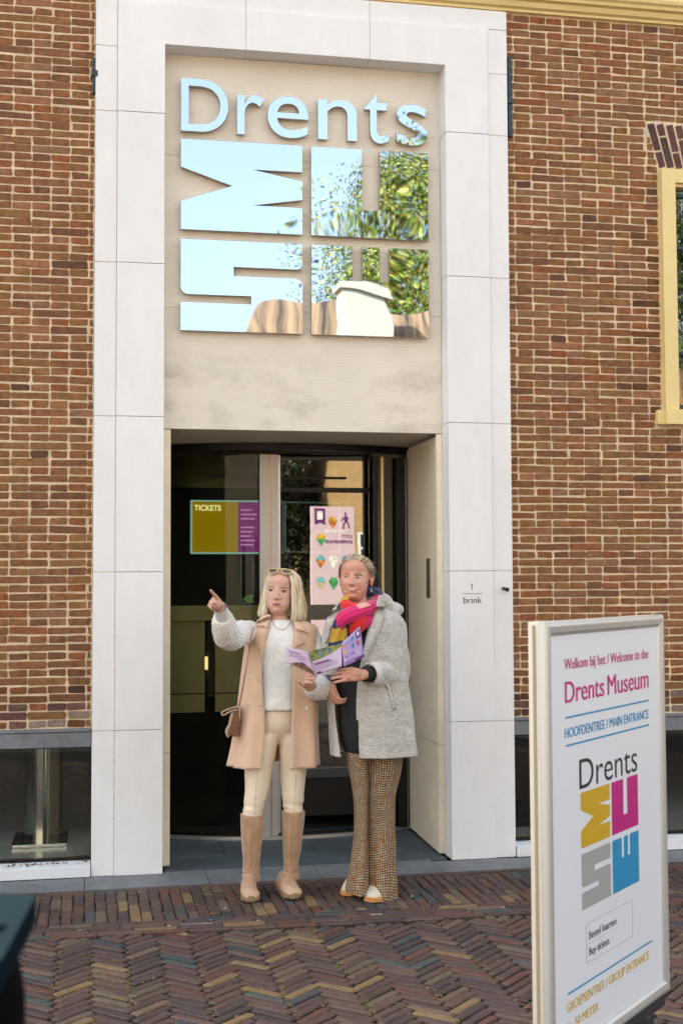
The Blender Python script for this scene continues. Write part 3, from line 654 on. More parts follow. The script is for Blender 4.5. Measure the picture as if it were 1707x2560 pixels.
# ------------------------------------------------------------------ revolving door
door = empty('revolving_door', (.05, 2.44, 0), 'dark glazed revolving door at the back of the porch', 'door')
DC = (.05, 2.44); DR = 1.648
def dpt(a, r_=DR): return (DC[0]+r_*math.sin(R(a)), DC[1]-r_*math.cos(R(a)))
def curved(a0, a1, z0, z1, r_, th, n=16):
    b_ = MB(); A = [a0+(a1-a0)*i/n for i in range(n+1)]
    rows = [[(*dpt(a, r_), z0) for a in A], [(*dpt(a, r_), z1) for a in A], [(*dpt(a, r_-th), z1) for a in A], [(*dpt(a, r_-th), z0) for a in A], [(*dpt(a, r_), z0) for a in A]]
    b_.grid(rows); return b_
curved(-31, 31, 2.435, 2.478, DR, .06, 30).build('fascia', M_black, door, smooth=False)
curved(-31, 31, .001, .022, DR+.002, .03, 30).build('threshold', M_alu, door)
curved(-31, 31, .001, .03, DR-.04, .04, 30).build('threshold_edge', M_black, door)
M_dg = bpy.data.materials.new('door_glass'); M_dg.use_nodes = True; glass(M_dg, (.45, .46, .40), .16, 1.45, wave=.3, wscale=1.6, wdist=.0012)
M_dgc = bpy.data.materials.new('door_glass_dark'); M_dgc.use_nodes = True; glass(M_dgc, (.80, .80, .72), .0, 1.2)
curved(-31, -8.4, .03, 2.436, DR-.02, .008).build('curved_glass', M_dgc, door, smooth=False)
curved(18.4, 31, .03, 2.436, DR-.02, .008).build('curved_glass', M_dg, door)
def post(x, y, w, d, z0=.02, z1=2.41, M=None, nm='post'):
    b_ = MB(); b_.box((x-w/2, y-d/2, z0), (x+w/2, y+d/2, z1)); return b_.build(nm, M or M_black, door, bevel=.003)
M_grey = mat('grey_post', (.46, .45, .42), .35, metal=.3, var=.1, vscale=3, stretch=(1, 1, .15))
post(-.118, .86, .115, .05, M=M_grey); post(-.104, .83, .005, .006, M=mat('copper_line', (.6, .3, .16), .3, metal=.8), nm='bead')
post(-.047, .90, .018, .05, M=M_alu)
post(.585, .90, .026, .05); post(.635, .93, .018, .05, M=mat('yellow_reflection_post', (.62, .48, .22), .3, metal=.8)); post(.765, .965, .06, .06); post(.832, 1.0, .07, .06)  # the thin yellow post paints a reflected stripe as solid metal
post(.80, .955, .006, .006, M=M_alu, nm='bead')
lf = MB(); lf.box((-.12, 1.046, .1), (.575, 1.054, 2.436)); lf.build('glass_leaf', M_dg, door)
def rail(x0, x1, z0, z1, y=1.02, M=None, nm='rail'):
    b_ = MB(); b_.box((x0, y, z0), (x1, y+.02, z1)); return b_.build(nm, M or M_black, door, bevel=.002)
rail(-.11, .575, 2.185, 2.215); rail(-.11, .575, .34, .40, M=mat('kick_rail', (.035, .045, .05), .3)); rail(-.11, .575, .10, .335, M=M_black, nm='kick_panel')
rail(-.76, -.13, 1.355, 1.452, y=1.06, M=M_olive, nm='push_rail'); rail(-.115, .575, 1.355, 1.452, y=1.02, M=mat('grey_push_rail', (.10, .09, .06), .5), nm='push_rail')
for a, b in ((-.76, -.497), (-.43, -.14)): rail(a, b, .77, 1.353, y=1.095, M=M_olive, nm='lower_panel')
rail(-.76, -.14, .885, .893, y=1.092, M=M_black, nm='thin_rail')
rail(-.50, .42, 2.272, 2.286, y=1.02)
mt = MB()
for i in range(60):
    y = .9+i*.03; mt.box((-.95, y, -.018), (1.1, y+.018, -.006))
mt.build('floor_mat', mat('entrance_mat', (.012, .013, .014), .8, var=.3, vscale=40), door)
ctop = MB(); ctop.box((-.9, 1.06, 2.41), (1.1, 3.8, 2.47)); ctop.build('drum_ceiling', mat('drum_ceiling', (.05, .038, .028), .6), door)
# green exit arrow sticker on the glass
ga = empty('arrow_sticker', (-.36, .86, 1.47), 'green arrow sticker pointing left on the door glass', 'sticker')
def sticker(pts, M):
    b_ = MB(); b_.prism([(at(480+x/7.127, 1440+y/7.127, .857).x, at(480+x/7.127, 1440+y/7.127, .857).z) for x, y in pts][::-1], .8555, .858); b_.build('arrow_part', M, ga)
sticker([(890, 408), (1010, 340), (1022, 345), (1000, 408), (1025, 475), (1010, 480)], mat('arrow_green', (.0, .30, .03), .5))
sticker([(1030, 340), (1062, 340), (1042, 408), (1060, 478), (1030, 480), (1010, 408)], mat('arrow_light_green', (.09, .42, .12), .5))
sticker([(1072, 350), (1097, 348), (1075, 408), (1096, 470), (1072, 472), (1056, 408)], mat('arrow_beige', (.5, .46, .30), .5))
# ------------------------------------------------------------------ poster stand in the foreground
SO = Vector((.178, -3.668, .98)); SU = Vector((.70711, .70711, 0)); SV = Vector((0, 0, 1)); SN = Vector((.70711, -.70711, 0))
ps = empty('poster_stand', tuple(SO + SU*.2 - Vector((0, 0, .98))), 'white museum welcome poster in an aluminium snap frame stand on the paving', 'poster stand')
def sp(u, v, n=0): return SO + SU*u + SV*v + SN*n
def sbox(u0, v0, n0, u1, v1, n1):
    b_ = MB(); vs = [sp(u, v, n) for n in (n0, n1) for u, v in ((u0, v0), (u1, v0), (u1, v1), (u0, v1))]
    b_.add(vs, [(0, 3, 2, 1), (4, 5, 6, 7), (0, 1, 5, 4), (1, 2, 6, 5), (2, 3, 7, 6), (3, 0, 4, 7)]); return b_
UL, UR, VT, VB = -.236, .694, .505, -.743
M_pale_alu = mat('pale_anodised_frame', (.64, .64, .62), .34, metal=.55, var=.03, vscale=3)
fp = [(0, -.0), (.004, .006), (.014, .0085), (.030, .006), (.039, .0005), (.041, -.004)]   # snap rail section: inward offset, height
def rail_(p0, p1, inw, nm='frame_rail'):
    """rail mitred at both ends; p0,p1 outer corners in (u,v)"""
    b_ = MB(); d = Vector((p1[0]-p0[0], p1[1]-p0[1])).normalized(); rows = []
    for k, (o, h) in enumerate([(0, -.016)]+fp+[(.041, -.016)]):
        a = (p0[0]+inw[0]*o+d.x*o, p0[1]+inw[1]*o+d.y*o); c = (p1[0]+inw[0]*o-d.x*o, p1[1]+inw[1]*o-d.y*o)
        rows.append([sp(*a, h), sp(*c, h)])
    b_.grid(rows, closed=False); me = b_.mesh(nm, M_pale_alu); bm = bmesh.new(); bm.from_mesh(me); bmesh.ops.recalc_face_normals(bm, faces=bm.faces); bm.to_mesh(me); bm.free(); return link(nm, me, ps)
rail_((UL, VB), (UL, VT), (1, 0)); rail_((UR, VB), (UR, VT), (-1, 0)); rail_((UL, VT), (UR, VT), (0, -1)); rail_((UL, VB), (UR, VB), (0, 1))
M_side = mat('frame_side_sun_tint', (.70, .62, .50), .4, metal=.3)  # beige base colour paints the sun's glow on the frame side
sbox(UL+.001, VB+.002, -.05, UR-.001, VT-.001, -.0165).build('frame_body', M_side, ps, bevel=.002)
sbox(UL-.0015, VB+.01, -.036, UL+.0005, VT-.01, -.028).build('side_groove', mat('groove', (.30, .25, .18), .6), ps)
M_paper = mat('poster_paper', (.76, .79, .84), .32, var=.012, vscale=2)
sbox(UL+.036, VB+.036, -.016, UR-.036, VT-.036, -.0045).build('poster', M_paper, ps)
PN = -.0042
M_mag = mat('print_magenta', (.50, .008, .20), .4); M_cy = mat('print_cyan', (.015, .27, .52), .4); M_yel = mat('print_ochre', (.60, .37, .01), .4)
M_gry = mat('print_grey', (.36, .37, .36), .4); M_prb = mat('print_black', (.02, .02, .03), .4); M_yel2 = mat('print_ochre_text', (.64, .42, .06), .4)
def pu(s): return -.093+(s+.081)*1.075
def pv(z): return .226+(z-1.2265)*1.075
def ptext(body, M, s0, s1, zb, cap, w=0.0, nm='lettering', fat=0.0):
    return text_mesh(body, M, pu(s0), pu(s1), cap*1.075, SU, SV, sp(0, pv(zb), PN), depth=.0006, weight=w, name=nm, parent=ps, fat=fat)
def pline(u0, v0, u1, v1, M, t=.003): return sbox(min(u0, u1), min(v0, v1)-(t/2 if v0 == v1 else 0), PN, max(u0, u1) + (t if u0 == u1 else 0), max(v0, v1)+(t/2 if v0 == v1 else 0), PN+.0006).build('printed_line', M, ps)
ptext('Welkom bij het / Welcome to the', M_mag, -.083, .533, 1.3555, .030, 0, fat=.0006)
ptext('Drents', M_mag, -.081, .185, 1.266, .060, 0, fat=.0014); ptext('Museum', M_mag, .2115, .532, 1.266, .060, 0, fat=.0014)
pline(-.093, .226, .564, .226, M_cy, .0055); pline(-.093, .146, .564, .146, M_cy, .0055); pline(-.100, -.552, .562, -.552, M_cy, .0055)
ptext('HOOFDENTREE / MAIN ENTRANCE', M_cy, -.086, .528, 1.173, .0275, 0, fat=.0008)
ptext('Drents', M_prb, .005, .429, 1.0255, .086, -.004)
for (nm, poly, u0, u1, v0, v1), M in zip(TILES, (M_yel, M_mag, M_gry, M_cy)):
    pts = [(.007+.449*(u0+(u1-u0)*u), -.001-.339*(v0+(v1-v0)*v)) for u, v in poly]; n = len(pts)
    b_ = MB(); b_.add([sp(a, b, PN) for a, b in pts]+[sp(a, b, PN+.0007) for a, b in pts], [list(range(n)), list(range(2*n-1, n-1, -1))]+[(i, i+n, (i+1) % n+n, (i+1) % n) for i in range(n)])
    me = b_.mesh('logo_tile', M); bm = bmesh.new(); bm.from_mesh(me); bmesh.ops.recalc_face_normals(bm, faces=bm.faces); bm.to_mesh(me); bm.free(); link('logo_tile', me, ps)
a, b, c, d = pu(.037), pv(.552), pu(.370), pv(.657)
for L_ in ((a, b, c, b), (a, d, c, d), (a, b, a, d), (c, b, c, d)): pline(*L_, mat('print_thin', (.35, .37, .42), .5), .0012)
pline(pu(.055), pv(.602), pu(.262), pv(.602), bpy.data.materials['print_thin'], .0008)
ptext('Bestel kaarten', M_prb, .055, .249, .613, .0215, .004); ptext('Buy tickets', M_prb, .055, .196, .5695, .0215, .004)
ptext('GROEPSENTREE / GROUP ENTRANCE', M_yel2, -.096, .498, .456, .026, 0, fat=.0006); ptext('50 METER', M_yel2, -.044, .113, .4085, .024, 0, fat=.0006)
pline(pu(-.094), pv(.419), pu(-.060), pv(.419), M_yel2, .003)
b_ = MB(); q = pv(.419); u_ = pu(-.094); n_ = PN+.0007
b_.add([sp(u_-.002, q, n_), sp(u_+.011, q+.013, n_), sp(u_+.014, q+.011, n_), sp(u_+.003, q, n_), sp(u_+.014, q-.011, n_), sp(u_+.011, q-.013, n_)], [(0, 3, 2, 1), (0, 5, 4, 3)]); b_.build('arrow_head', M_yel2, ps)
M_post = mat('dark_post', (.025, .028, .032), .4, var=.2, vscale=10)
sbox(UL+.10, VB-.045, -.055, UR-.02, VB-.002, -.004).build('cross_bar', M_post, ps, bevel=.006)
for u0 in (.0, .515):
    sbox(u0, -.965, -.05, u0+.05, VB-.046, -.008).build('leg', M_post, ps, bevel=.006); sbox(u0+.07, -.965, -.05, u0+.095, VB-.046, -.02).build('brace', M_post, ps, bevel=.004)
sbox(UL+.02, -.98, -.30, UR-.05, -.966, .24).build('foot_plate', M_post, ps, bevel=.004)

# ------------------------------------------------------------------ dark lectern close to the camera, lower left
def cp(px, py, d): return Vector(CAMP + ray(px, py)*d)
lec = empty('information_lectern', tuple(cp(-75, 2440, 1.24)*Vector((1, 1, 0)) if 0 else (cp(-75, 2440, 1.24).x, cp(-75, 2440, 1.24).y, 0)), 'dark blue slanted information lectern on a black post at the lower left corner', 'lectern')
b_ = MB(); t0, t1, t2, t3 = cp(-260, 2225, 1.35), cp(92, 2236, 1.35), cp(5, 2400, 1.16), cp(-300, 2410, 1.16)
n_ = (t1-t0).cross(t3-t0).normalized(); n_ = n_ if n_.z > 0 else -n_
b_.add([t0, t1, t2, t3]+[p-n_*.03 for p in (t0, t1, t2, t3)], [(0, 3, 2, 1), (4, 5, 6, 7), (0, 1, 5, 4), (1, 2, 6, 5), (2, 3, 7, 6), (3, 0, 4, 7)])
me = b_.mesh('panel', mat('dark_blue_panel', (.0025, .0095, .0145), .8, spec=.03)); bm = bmesh.new(); bm.from_mesh(me); bmesh.ops.recalc_face_normals(bm, faces=bm.faces); bm.to_mesh(me); bm.free(); link('panel', me, lec)
c0 = cp(-75, 2440, 1.24); b_ = MB(); b_.tube([(c0.x, c0.y, 0), (c0.x, c0.y, c0.z-.02), (c0.x-.01, c0.y+.02, c0.z+.03)], [.058, .052, .05], 20); b_.build('post', mat('matt_black_post', (.002, .002, .0025), .8, spec=.05), lec, smooth=True)
b_ = MB(); b_.cyl((c0.x, c0.y, -.005), .14, .02, 24); b_.build('base_plate', M_black, lec)

# ------------------------------------------------------------------ what stands across the square (seen in the mirrors and the glass, or added to shape the light)
M_leaf = mat('leaves', rough=.6, src='face', var=.25, vscale=2)
M_bark = mat('bark', (.09, .065, .045), .9, var=.3, vscale=8)
def tree(x, y, h, r_, label, seed, pal, ncl=70):
    rg = random.Random(seed); t = empty('broadleaf_tree', (x, y, 0), label, 'tree', 'trees across the square')
    b_ = MB(); b_.tube([(x, y, -.1), (x+.1, y, h*.25), (x, y+.1, h*.6), (x, y, h*.9)], [.32, .25, .15, .04], 9)
    for k in range(9):
        a = rg.uniform(0, 6.28); z = h*rg.uniform(.35, .7); b_.tube([(x, y, z), (x+math.cos(a)*r_*.4, y+math.sin(a)*r_*.4, z+r_*.35), (x+math.cos(a)*r_*.8, y+math.sin(a)*r_*.8, z+r_*.5)], [.11, .06, .02], 6)
    b_.build('trunk', M_bark, t)
    b_ = MB(); cl = []
    for k in range(ncl):
        a = rg.uniform(0, 6.28); ph = rg.uniform(-.7, 1.4); q = r_*rg.uniform(.45, .95)
        cl.append((Vector((x+q*math.cos(a)*math.cos(ph), y+q*math.sin(a)*math.cos(ph), h-r_+q*1.05*math.sin(ph))), r_*rg.uniform(.16, .32)))
    for c, cr in cl:
        for k in range(520):
            d = Vector((rg.gauss(0, 1), rg.gauss(0, 1), rg.gauss(0, .8))).normalized()*cr*rg.uniform(.5, 1.1); p = c+d
            b_.col = tuple(v*rg.uniform(.7, 1.3) for v in rg.choice(pal)); s_ = rg.uniform(.045, .10)
            u_ = Vector((rg.uniform(-1, 1), rg.uniform(-1, 1), rg.uniform(-1, 1))).normalized(); w_ = u_.cross(Vector((rg.uniform(-1, 1), rg.uniform(-1, 1), rg.uniform(-1, 1)))).normalized()
            b_.add([p-u_*s_, p+w_*s_*.5, p+u_*s_, p-w_*s_*.5], [(0, 1, 2, 3)])
    b_.build('crown', M_leaf, t, color=True)
G1 = [(.20, .19, .012), (.30, .25, .018), (.11, .14, .012), (.05, .075, .012)]
G2 = [(.05, .075, .02), (.07, .09, .015), (.11, .12, .015)]
tree(10.5, -33, 15.8, 5.6, 'tall yellow green tree behind the house across the square', 1, G1, 150)
tree(17.5, -30, 13.5, 4.6, 'rounder dark green tree at the far side of the square', 2, G2)
tree(2.9, -25.2, 5.8, 2.5, 'low dark bushy tree beside the yellow brick house', 6, [(.02, .03, .01), (.03, .04, .012), (.05, .05, .015)])
for i_, (x_, y_, h_, q_) in enumerate(((-7, -36, 8.5, 3.4), (-19, -40, 11, 4.0), (-26, -12, 10, 4.2), (20, -19, 11, 4.4), (24, -8, 10, 4.0))): tree(x_, y_, h_, q_, ['low tree added far to the west to cut low light', 'tree added at the corner to cut low light', 'tree added beside the side street to cut low light', 'wide tree added to the east to cut low light', 'tree added near the east side street to cut low light'][i_], 20+i_, G2)  # added trees, out of view, that block light from near the horizon
tree(-13, -34, 11.0, 4.2, 'small tree standing alone beyond the square', 3, G2)
M_yb = mat('yellow_brick', (.42, .27, .12), .85, var=.12, vscale=5, var2=.12, bump=.5, bscale=40, bdist=.01)
hs_ = empty('house', (6, -26, 0), 'yellow brick house with white windows and a tiled roof across the square', 'house')
b_ = MB(); b_.box((5.0, -30, -.06), (15, -24, 5.6)); b_.build('wall', M_yb, hs_)
b_ = MB(); b_.add([(1.6, -23.7, 5.55), (15.5, -23.7, 5.55), (13.5, -27, 9.1), (3.2, -27, 9.1), (1.6, -30.3, 5.55), (15.5, -30.3, 5.55)], [(0, 1, 2, 3), (4, 3, 2, 5), (0, 3, 4), (1, 5, 2)])
b_.build('roof', mat('brown_roof_tiles', (.30, .17, .085), .7, var=.2, vscale=1.6, col2=(.05, .03, .018), stretch=(4, .25, .25)), hs_)
b_ = MB(); b_.box((5.15, -25.6, 6.5), (6.2, -24.7, 9.0)); b_.box((5.02, -25.7, 9.0), (6.33, -24.6, 9.2)); b_.build('chimney', mat('pale_render', (.40, .34, .26), .8, var=.05), hs_)
for k in range(5):
    xw = 5.7+k*2.05
    b_ = MB(); 
    for i in range(4): b_.box((xw+i*.43, -24, .9), (xw+i*.43+.07, -23.93, 2.9))
    for i in range(6): b_.box((xw, -24, .9+i*.39), (xw+1.36, -23.94, .96+i*.39))
    f_ = b_.build('window', M_white, hs_); b_ = MB(); b_.box((xw, -24.0, .9), (xw+1.36, -23.97, 2.9)); b_.build('pane', mat('far_pane', (.03, .05, .04), .1) if k == 0 else bpy.data.materials['far_pane'], f_)
h2 = empty('house', (-13, -27, 0), 'long pale rendered house added out of view to bounce sunlight', 'house')  # added house, out of view: its sunlit wall throws warm fill on the entrance
b_ = MB(); b_.box((-26, -32, -.06), (-1.5, -26, 6.2)); b_.build('wall', mat('bounce_house_render', (.55, .47, .35), .85, var=.06, vscale=1), h2)
b_ = MB(); b_.add([(-26.5, -25.6, 6.15), (-1.0, -25.6, 6.15), (-1.0, -29, 8.6), (-26.5, -29, 8.6), (-26.5, -32.4, 6.15), (-1.0, -32.4, 6.15)], [(0, 1, 2, 3), (3, 2, 5, 4), (0, 3, 4), (1, 5, 2)]); b_.build('roof', bpy.data.materials['brown_roof_tiles'], h2)
for k in range(9):
    xw = -24.8+k*2.6; b_ = MB(); b_.box((xw, -26.0, 1.0), (xw+.08, -25.93, 2.9)); b_.box((xw+1.1, -26.0, 1.0), (xw+1.18, -25.93, 2.9)); b_.box((xw+.08, -26, 1.0), (xw+1.1, -25.93, 1.08)); b_.box((xw+.08, -26, 2.82), (xw+1.1, -25.93, 2.9)); b_.box((xw+.56, -26, 1.08), (xw+.62, -25.94, 2.82))
    f_ = b_.build('window', M_white, h2); b_ = MB(); b_.box((xw+.08, -25.99, 1.08), (xw+1.1, -25.97, 2.82)); b_.build('pane', bpy.data.materials['far_pane'], f_)
lp = empty('street_lamp', (4.9, -16, 0), 'black lantern street lamp on the square', 'street lamp')
b_ = MB(); b_.tube([(4.9, -16, 0), (4.9, -16, 2.6)], [.05, .035], 10); b_.build('post', M_black, lp); b_ = MB(); b_.tube([(4.9, -16, 2.6), (4.9, -16, 2.95), (4.9, -16, 3.05), (4.9, -16, 3.2)], [.09, .16, .18, .02], 6); b_.build('lantern', M_black, lp)
# pink banner column; lettering reads rightly when seen from the museum
bn = empty('banner_column', (3.25, -14.2, 0), 'pink square banner column with coloured map pins advertising a city experience', 'banner column')
M_pink = mat('pink_vinyl', (.62, .47, .52), .5, var=.03); M_prp = mat('purple_print', (.13, .02, .14), .5)
BX0, BX1, BY, BT = 2.76, 3.55, -13.9, 2.985
b_ = MB(); b_.box((BX0, BY-.2, .0), (BX1, BY, BT)); b_.build('column', M_pink, bn)
def bx(f): return BX1 - f*(BX1-BX0)          # f from its own left edge, seen from the museum
def pin(f, z, s, c1, c2):
    pts = [(s*math.cos(R(a)), s*math.sin(R(a))) for a in range(-20, 201, 20)]+[(0, -s*1.75)]
    for half, c in ((0, c1), (1, c2)):
        pp = [(x, max(y, -.1*s) if half == 0 else min(y, -.1*s)) for x, y in pts]
        b_ = MB(); b_.add([(bx(f)+x, BY+.003+half*.001, z+y) for x, y in pp], [list(range(len(pp)))]); b_.build('map_pin', c, bn)
C = {k: mat('pin_'+k, v, .5, var=.5, vscale=14) for k, v in dict(gold=(.5, .28, .04), blue=(.05, .22, .4), orange=(.55, .17, .02), white=(.75, .74, .68), teal=(.12, .38, .42), green=(.06, .32, .1), yellow=(.62, .40, .02), sand=(.55, .45, .25)).items()}
for f, z, a, b in ((.5, 2.72, 'gold', 'orange'), (.79, 2.39, 'yellow', 'green'), (.2, 1.99, 'blue', 'yellow'), (.5, 1.99, 'white', 'white'), (.8, 1.99, 'teal', 'orange'), (.2, 1.6, 'teal', 'sand'), (.5, 1.6, 'green', 'green'), (.8, 1.6, 'teal', 'sand')): pin(f, z, .085, C[a], C[b])
text_mesh('VAN GOGH', C['white'], 0, .42, .055, (-1, 0, 0), (0, 0, 1), (bx(.16), BY+.001, 2.50), .003, .03, parent=bn)
text_mesh('CITY', M_prp, 0, .2, .06, (-1, 0, 0), (0, 0, 1), (bx(.05), BY+.001, 2.40), .003, .03, parent=bn)
text_mesh('EXPERIENCE', M_prp, 0, .5, .06, (-1, 0, 0), (0, 0, 1), (bx(.05), BY+.001, 2.30), .003, .03, parent=bn)
b_ = MB(); b_.add([(bx(.68), BY+.003, 2.95), (bx(.94), BY+.003, 2.95), (bx(.94), BY+.003, 2.64), (bx(.81), BY+.003, 2.68), (bx(.68), BY+.003, 2.64)], [(0, 1, 2, 3, 4)]); b_.build('logo_flag', M_prp, bn)
b_ = MB(); b_.box((bx(.88), BY+.003, 2.74), (bx(.74), BY+.006, 2.9)); b_.build('logo_mark', C['white'], bn)
b_ = MB(); q = bx(.2)
b_.ell((q, BY+.004, 2.86), (.022, .004, .026), 10, 6); b_.tube([(q, BY+.005, 2.82), (q, BY+.005, 2.72)], .024, 8); b_.tube([(q, BY+.005, 2.73), (q+.05, BY+.005, 2.66), (q+.07, BY+.005, 2.58)], .013, 6); b_.tube([(q, BY+.005, 2.73), (q-.04, BY+.005, 2.66), (q-.05, BY+.005, 2.57)], .013, 6); b_.tube([(q, BY+.005, 2.81), (q-.06, BY+.005, 2.76), (q-.08, BY+.005, 2.72)], .009, 6); b_.tube([(q, BY+.005, 2.81), (q+.05, BY+.005, 2.76)], .009, 6); b_.build('walker_sign', M_prp, bn)
# ------------------------------------------------------------------ people: tools
def fuse(mb, voxel, smooth=5, fac=.5):
    """join closed overlapping shapes into one continuous skin"""
    me = bpy.data.meshes.new('tmp'); me.from_pydata(mb.v, [], mb.f)
    bm = bmesh.new(); bm.from_mesh(me); bmesh.ops.recalc_face_normals(bm, faces=bm.faces); bm.to_mesh(me); bm.free()
    o = bpy.data.objects.new('tmp', me); COL.objects.link(o)
    r_ = o.modifiers.new('r', 'REMESH'); r_.mode = 'VOXEL'; r_.voxel_size = voxel; r_.use_smooth_shade = True
    if smooth: s_ = o.modifiers.new('s', 'SMOOTH'); s_.factor = fac; s_.iterations = smooth
    dg = bpy.context.evaluated_depsgraph_get(); dg.update(); out = bpy.data.meshes.new_from_object(o.evaluated_get(dg))
    bpy.data.objects.remove(o); bpy.data.meshes.remove(me)
    out.polygons.foreach_set('use_smooth', [True]*len(out.polygons)); return out
def co(me):
    a = np.empty(len(me.vertices)*3); me.vertices.foreach_get('co', a); return a.reshape(-1, 3)
def setco(me, a): me.vertices.foreach_set('co', a.ravel()); me.update()
def normals(me):
    a = np.empty(len(me.vertices)*3); me.vertex_normals.foreach_get('vector', a); return a.reshape(-1, 3)
def nz(a, sc, seed=0):
    """cheap smooth noise: sum of warped sines"""
    p = a*np.array(sc); r_ = np.zeros(len(a)); g = np.random.RandomState(seed)
    w = np.sin(p[:, [1, 2, 0]]*.7+g.rand(3)*6)*.8
    q = p+w
    for k in range(6):
        d = g.randn(3); d /= np.linalg.norm(d); r_ += np.sin(q @ d*(1+.45*k)+g.rand()*6.28)/(1+.35*k)
    return r_/3
def wrinkle(me, amp, sc, seed=0, mask=None, ridge=False):
    a = co(me); n = normals(me); d = nz(a, sc, seed)
    if ridge: d = 1-2*np.abs(d)
    if mask is not None: d = d*mask(a)
    setco(me, a + n*(d*amp)[:, None])
def relax(me, mask, iters=10, fac=.5):
    """smooth only the masked region"""
    a = co(me); e = np.empty(len(me.edges)*2, int); me.edges.foreach_get('vertices', e); e = e.reshape(-1, 2); w = mask(a)
    keep = (w[e[:, 0]] > 0) | (w[e[:, 1]] > 0); e = e[keep]; cnt = np.bincount(e.ravel(), minlength=len(a)).astype(float); cnt[cnt == 0] = 1
    for _ in range(iters):
        s_ = np.empty_like(a)
        for k in range(3): s_[:, k] = np.bincount(e[:, 0], a[e[:, 1], k], len(a)) + np.bincount(e[:, 1], a[e[:, 0], k], len(a))
        a = a + (s_/cnt[:, None]-a)*(w*fac)[:, None]
    setco(me, a)
def put(name, me, mats, parent, smooth=True):
    me.materials.clear()
    for q in (mats if isinstance(mats, (list, tuple)) else [mats]): me.materials.append(q)
    if smooth: me.polygons.foreach_set('use_smooth', [True]*len(me.polygons))
    return link(name, me, parent)
def bvh_of(*mes):
    V, F = [], []
    for me in mes:
        n = len(V); V += [v.co.copy() for v in me.vertices]; F += [[i+n for i in p.vertices] for p in me.polygons]
    return BVHTree.FromPolygons(V, F)
def decal(bv, pts, off=.002, thick=.003, cuts=3, bulge=0.0, dflt=None, soft=True):
    """a flat piece cut to the outline pts (photo pixels) and laid on the surface bv, standing proud by off"""
    bm = bmesh.new(); vs = [bm.verts.new((x, y, 0)) for x, y in pts]; f = bm.faces.new(vs)
    bmesh.ops.triangulate(bm, faces=[f]); 
    for _ in range(cuts): bmesh.ops.subdivide_edges(bm, edges=[e for e in bm.edges if e.calc_length() > max(.6, .0)], cuts=1, use_grid_fill=True); bmesh.ops.triangulate(bm, faces=bm.faces)
    C0 = Vector(CAMP); last = dflt
    P2 = [Vector((x, y, 0)) for x, y in pts]; n = len(P2)
    def edge_d(p):
        d = 1e9
        for i in range(n):
            a, b = P2[i], P2[(i+1) % n]; t = max(0, min(1, (p-a).dot(b-a)/max((b-a).length_squared, 1e-9))); d = min(d, (p-a-(b-a)*t).length)
        return d
    mx = max((edge_d(v.co) for v in bm.verts), default=1) or 1
    todo = []; 
    for v in bm.verts:
        d = Vector(ray(v.co.x, v.co.y)); h = bv.ray_cast(C0, d.normalized())
        todo.append((v, d, h[0], edge_d(v.co)/mx))
    ds = [(h-C0).length/d.length for v, d, h, e in todo if h is not None]
    med = sorted(ds)[len(ds)//2] if ds else dflt
    for v, d, h, e in todo:
        t = (h-C0).length/d.length if h is not None else med
        if abs(t-med) > .12: t = med
        v.co = C0 + d*t - d.normalized()*(off + bulge*math.sqrt(max(0, min(1, e*2))))
    r_ = bmesh.ops.extrude_face_region(bm, geom=list(bm.faces)); back = [g for g in r_['geom'] if isinstance(g, bmesh.types.BMVert)]
    for v in back: v.co += (v.co-C0).normalized()*thick
    bmesh.ops.recalc_face_normals(bm, faces=bm.faces)
    me = bpy.data.meshes.new('decal'); bm.to_mesh(me); bm.free()
    if soft: me.polygons.foreach_set('use_smooth', [True]*len(me.polygons))
    return me
def vloft(mb, rows, n=28, wav=0, ph=0, k=6, twist=None):
    """stack of horizontal oval rings: (centre, rx, ry)"""
    out = []
    for i, (c, rx, ry) in enumerate(rows):
        w = wav[i] if hasattr(wav, '__len__') else wav
        out.append([c + Vector((rx*(1+w*math.sin(k*t+ph+c.z*3))*math.sin(t), -ry*(1+w*math.sin(k*t+ph+c.z*3))*math.cos(t), 0)) for t in (2*math.pi*(j/n)-math.pi for j in range(n))])
    mb.grid(out, closed=True)
    s = len(mb.v)-n*len(out); mb.f.append(list(range(s+n-1, s-1, -1))); mb.c.append(mb.col); mb.mi.append(mb.m); mb.f.append(list(range(s+n*(len(out)-1), s+n*len(out)))); mb.c.append(mb.col); mb.mi.append(mb.m)
    return out
def smoothrows(rows, sub=4):
    """interpolate tuples of numbers (first entry monotone) with a smooth curve"""
    rows = np.array(rows, float); out = []
    for i in range(len(rows)-1):
        p0, p1, p2, p3 = rows[max(i-1, 0)], rows[i], rows[i+1], rows[min(i+2, len(rows)-1)]
        for k in range(sub):
            t = k/sub; out.append(.5*((2*p1)+(-p0+p2)*t+(2*p0-5*p1+4*p2-p3)*t*t+(-p0+3*p1-3*p2+p3)*t**3))
    out.append(rows[-1]); return out
def pxloft(mb, rows, sub=4, n=32, **kw):
    """rows in photo pixels: (y, x left, x right, depth of the axis, half depth)"""
    R_ = []
    for py, xl, xr, yc, b in smoothrows(rows, sub):
        a, c = at(xl, py, yc), at(xr, py, yc); R_.append(((a+c)/2, (c-a).length/2, b))
    vloft(mb, R_[::-1], n, **kw); return R_
def curve(pts, sub=5):
    return [Vector(p) for p in smoothrows([tuple(p) for p in pts], sub)]
def curver(pts, rad, sub=5):
    q = smoothrows([(*p, r_) for p, r_ in zip(pts, rad)], sub); return [Vector(p[:3]) for p in q], [p[3] for p in q]
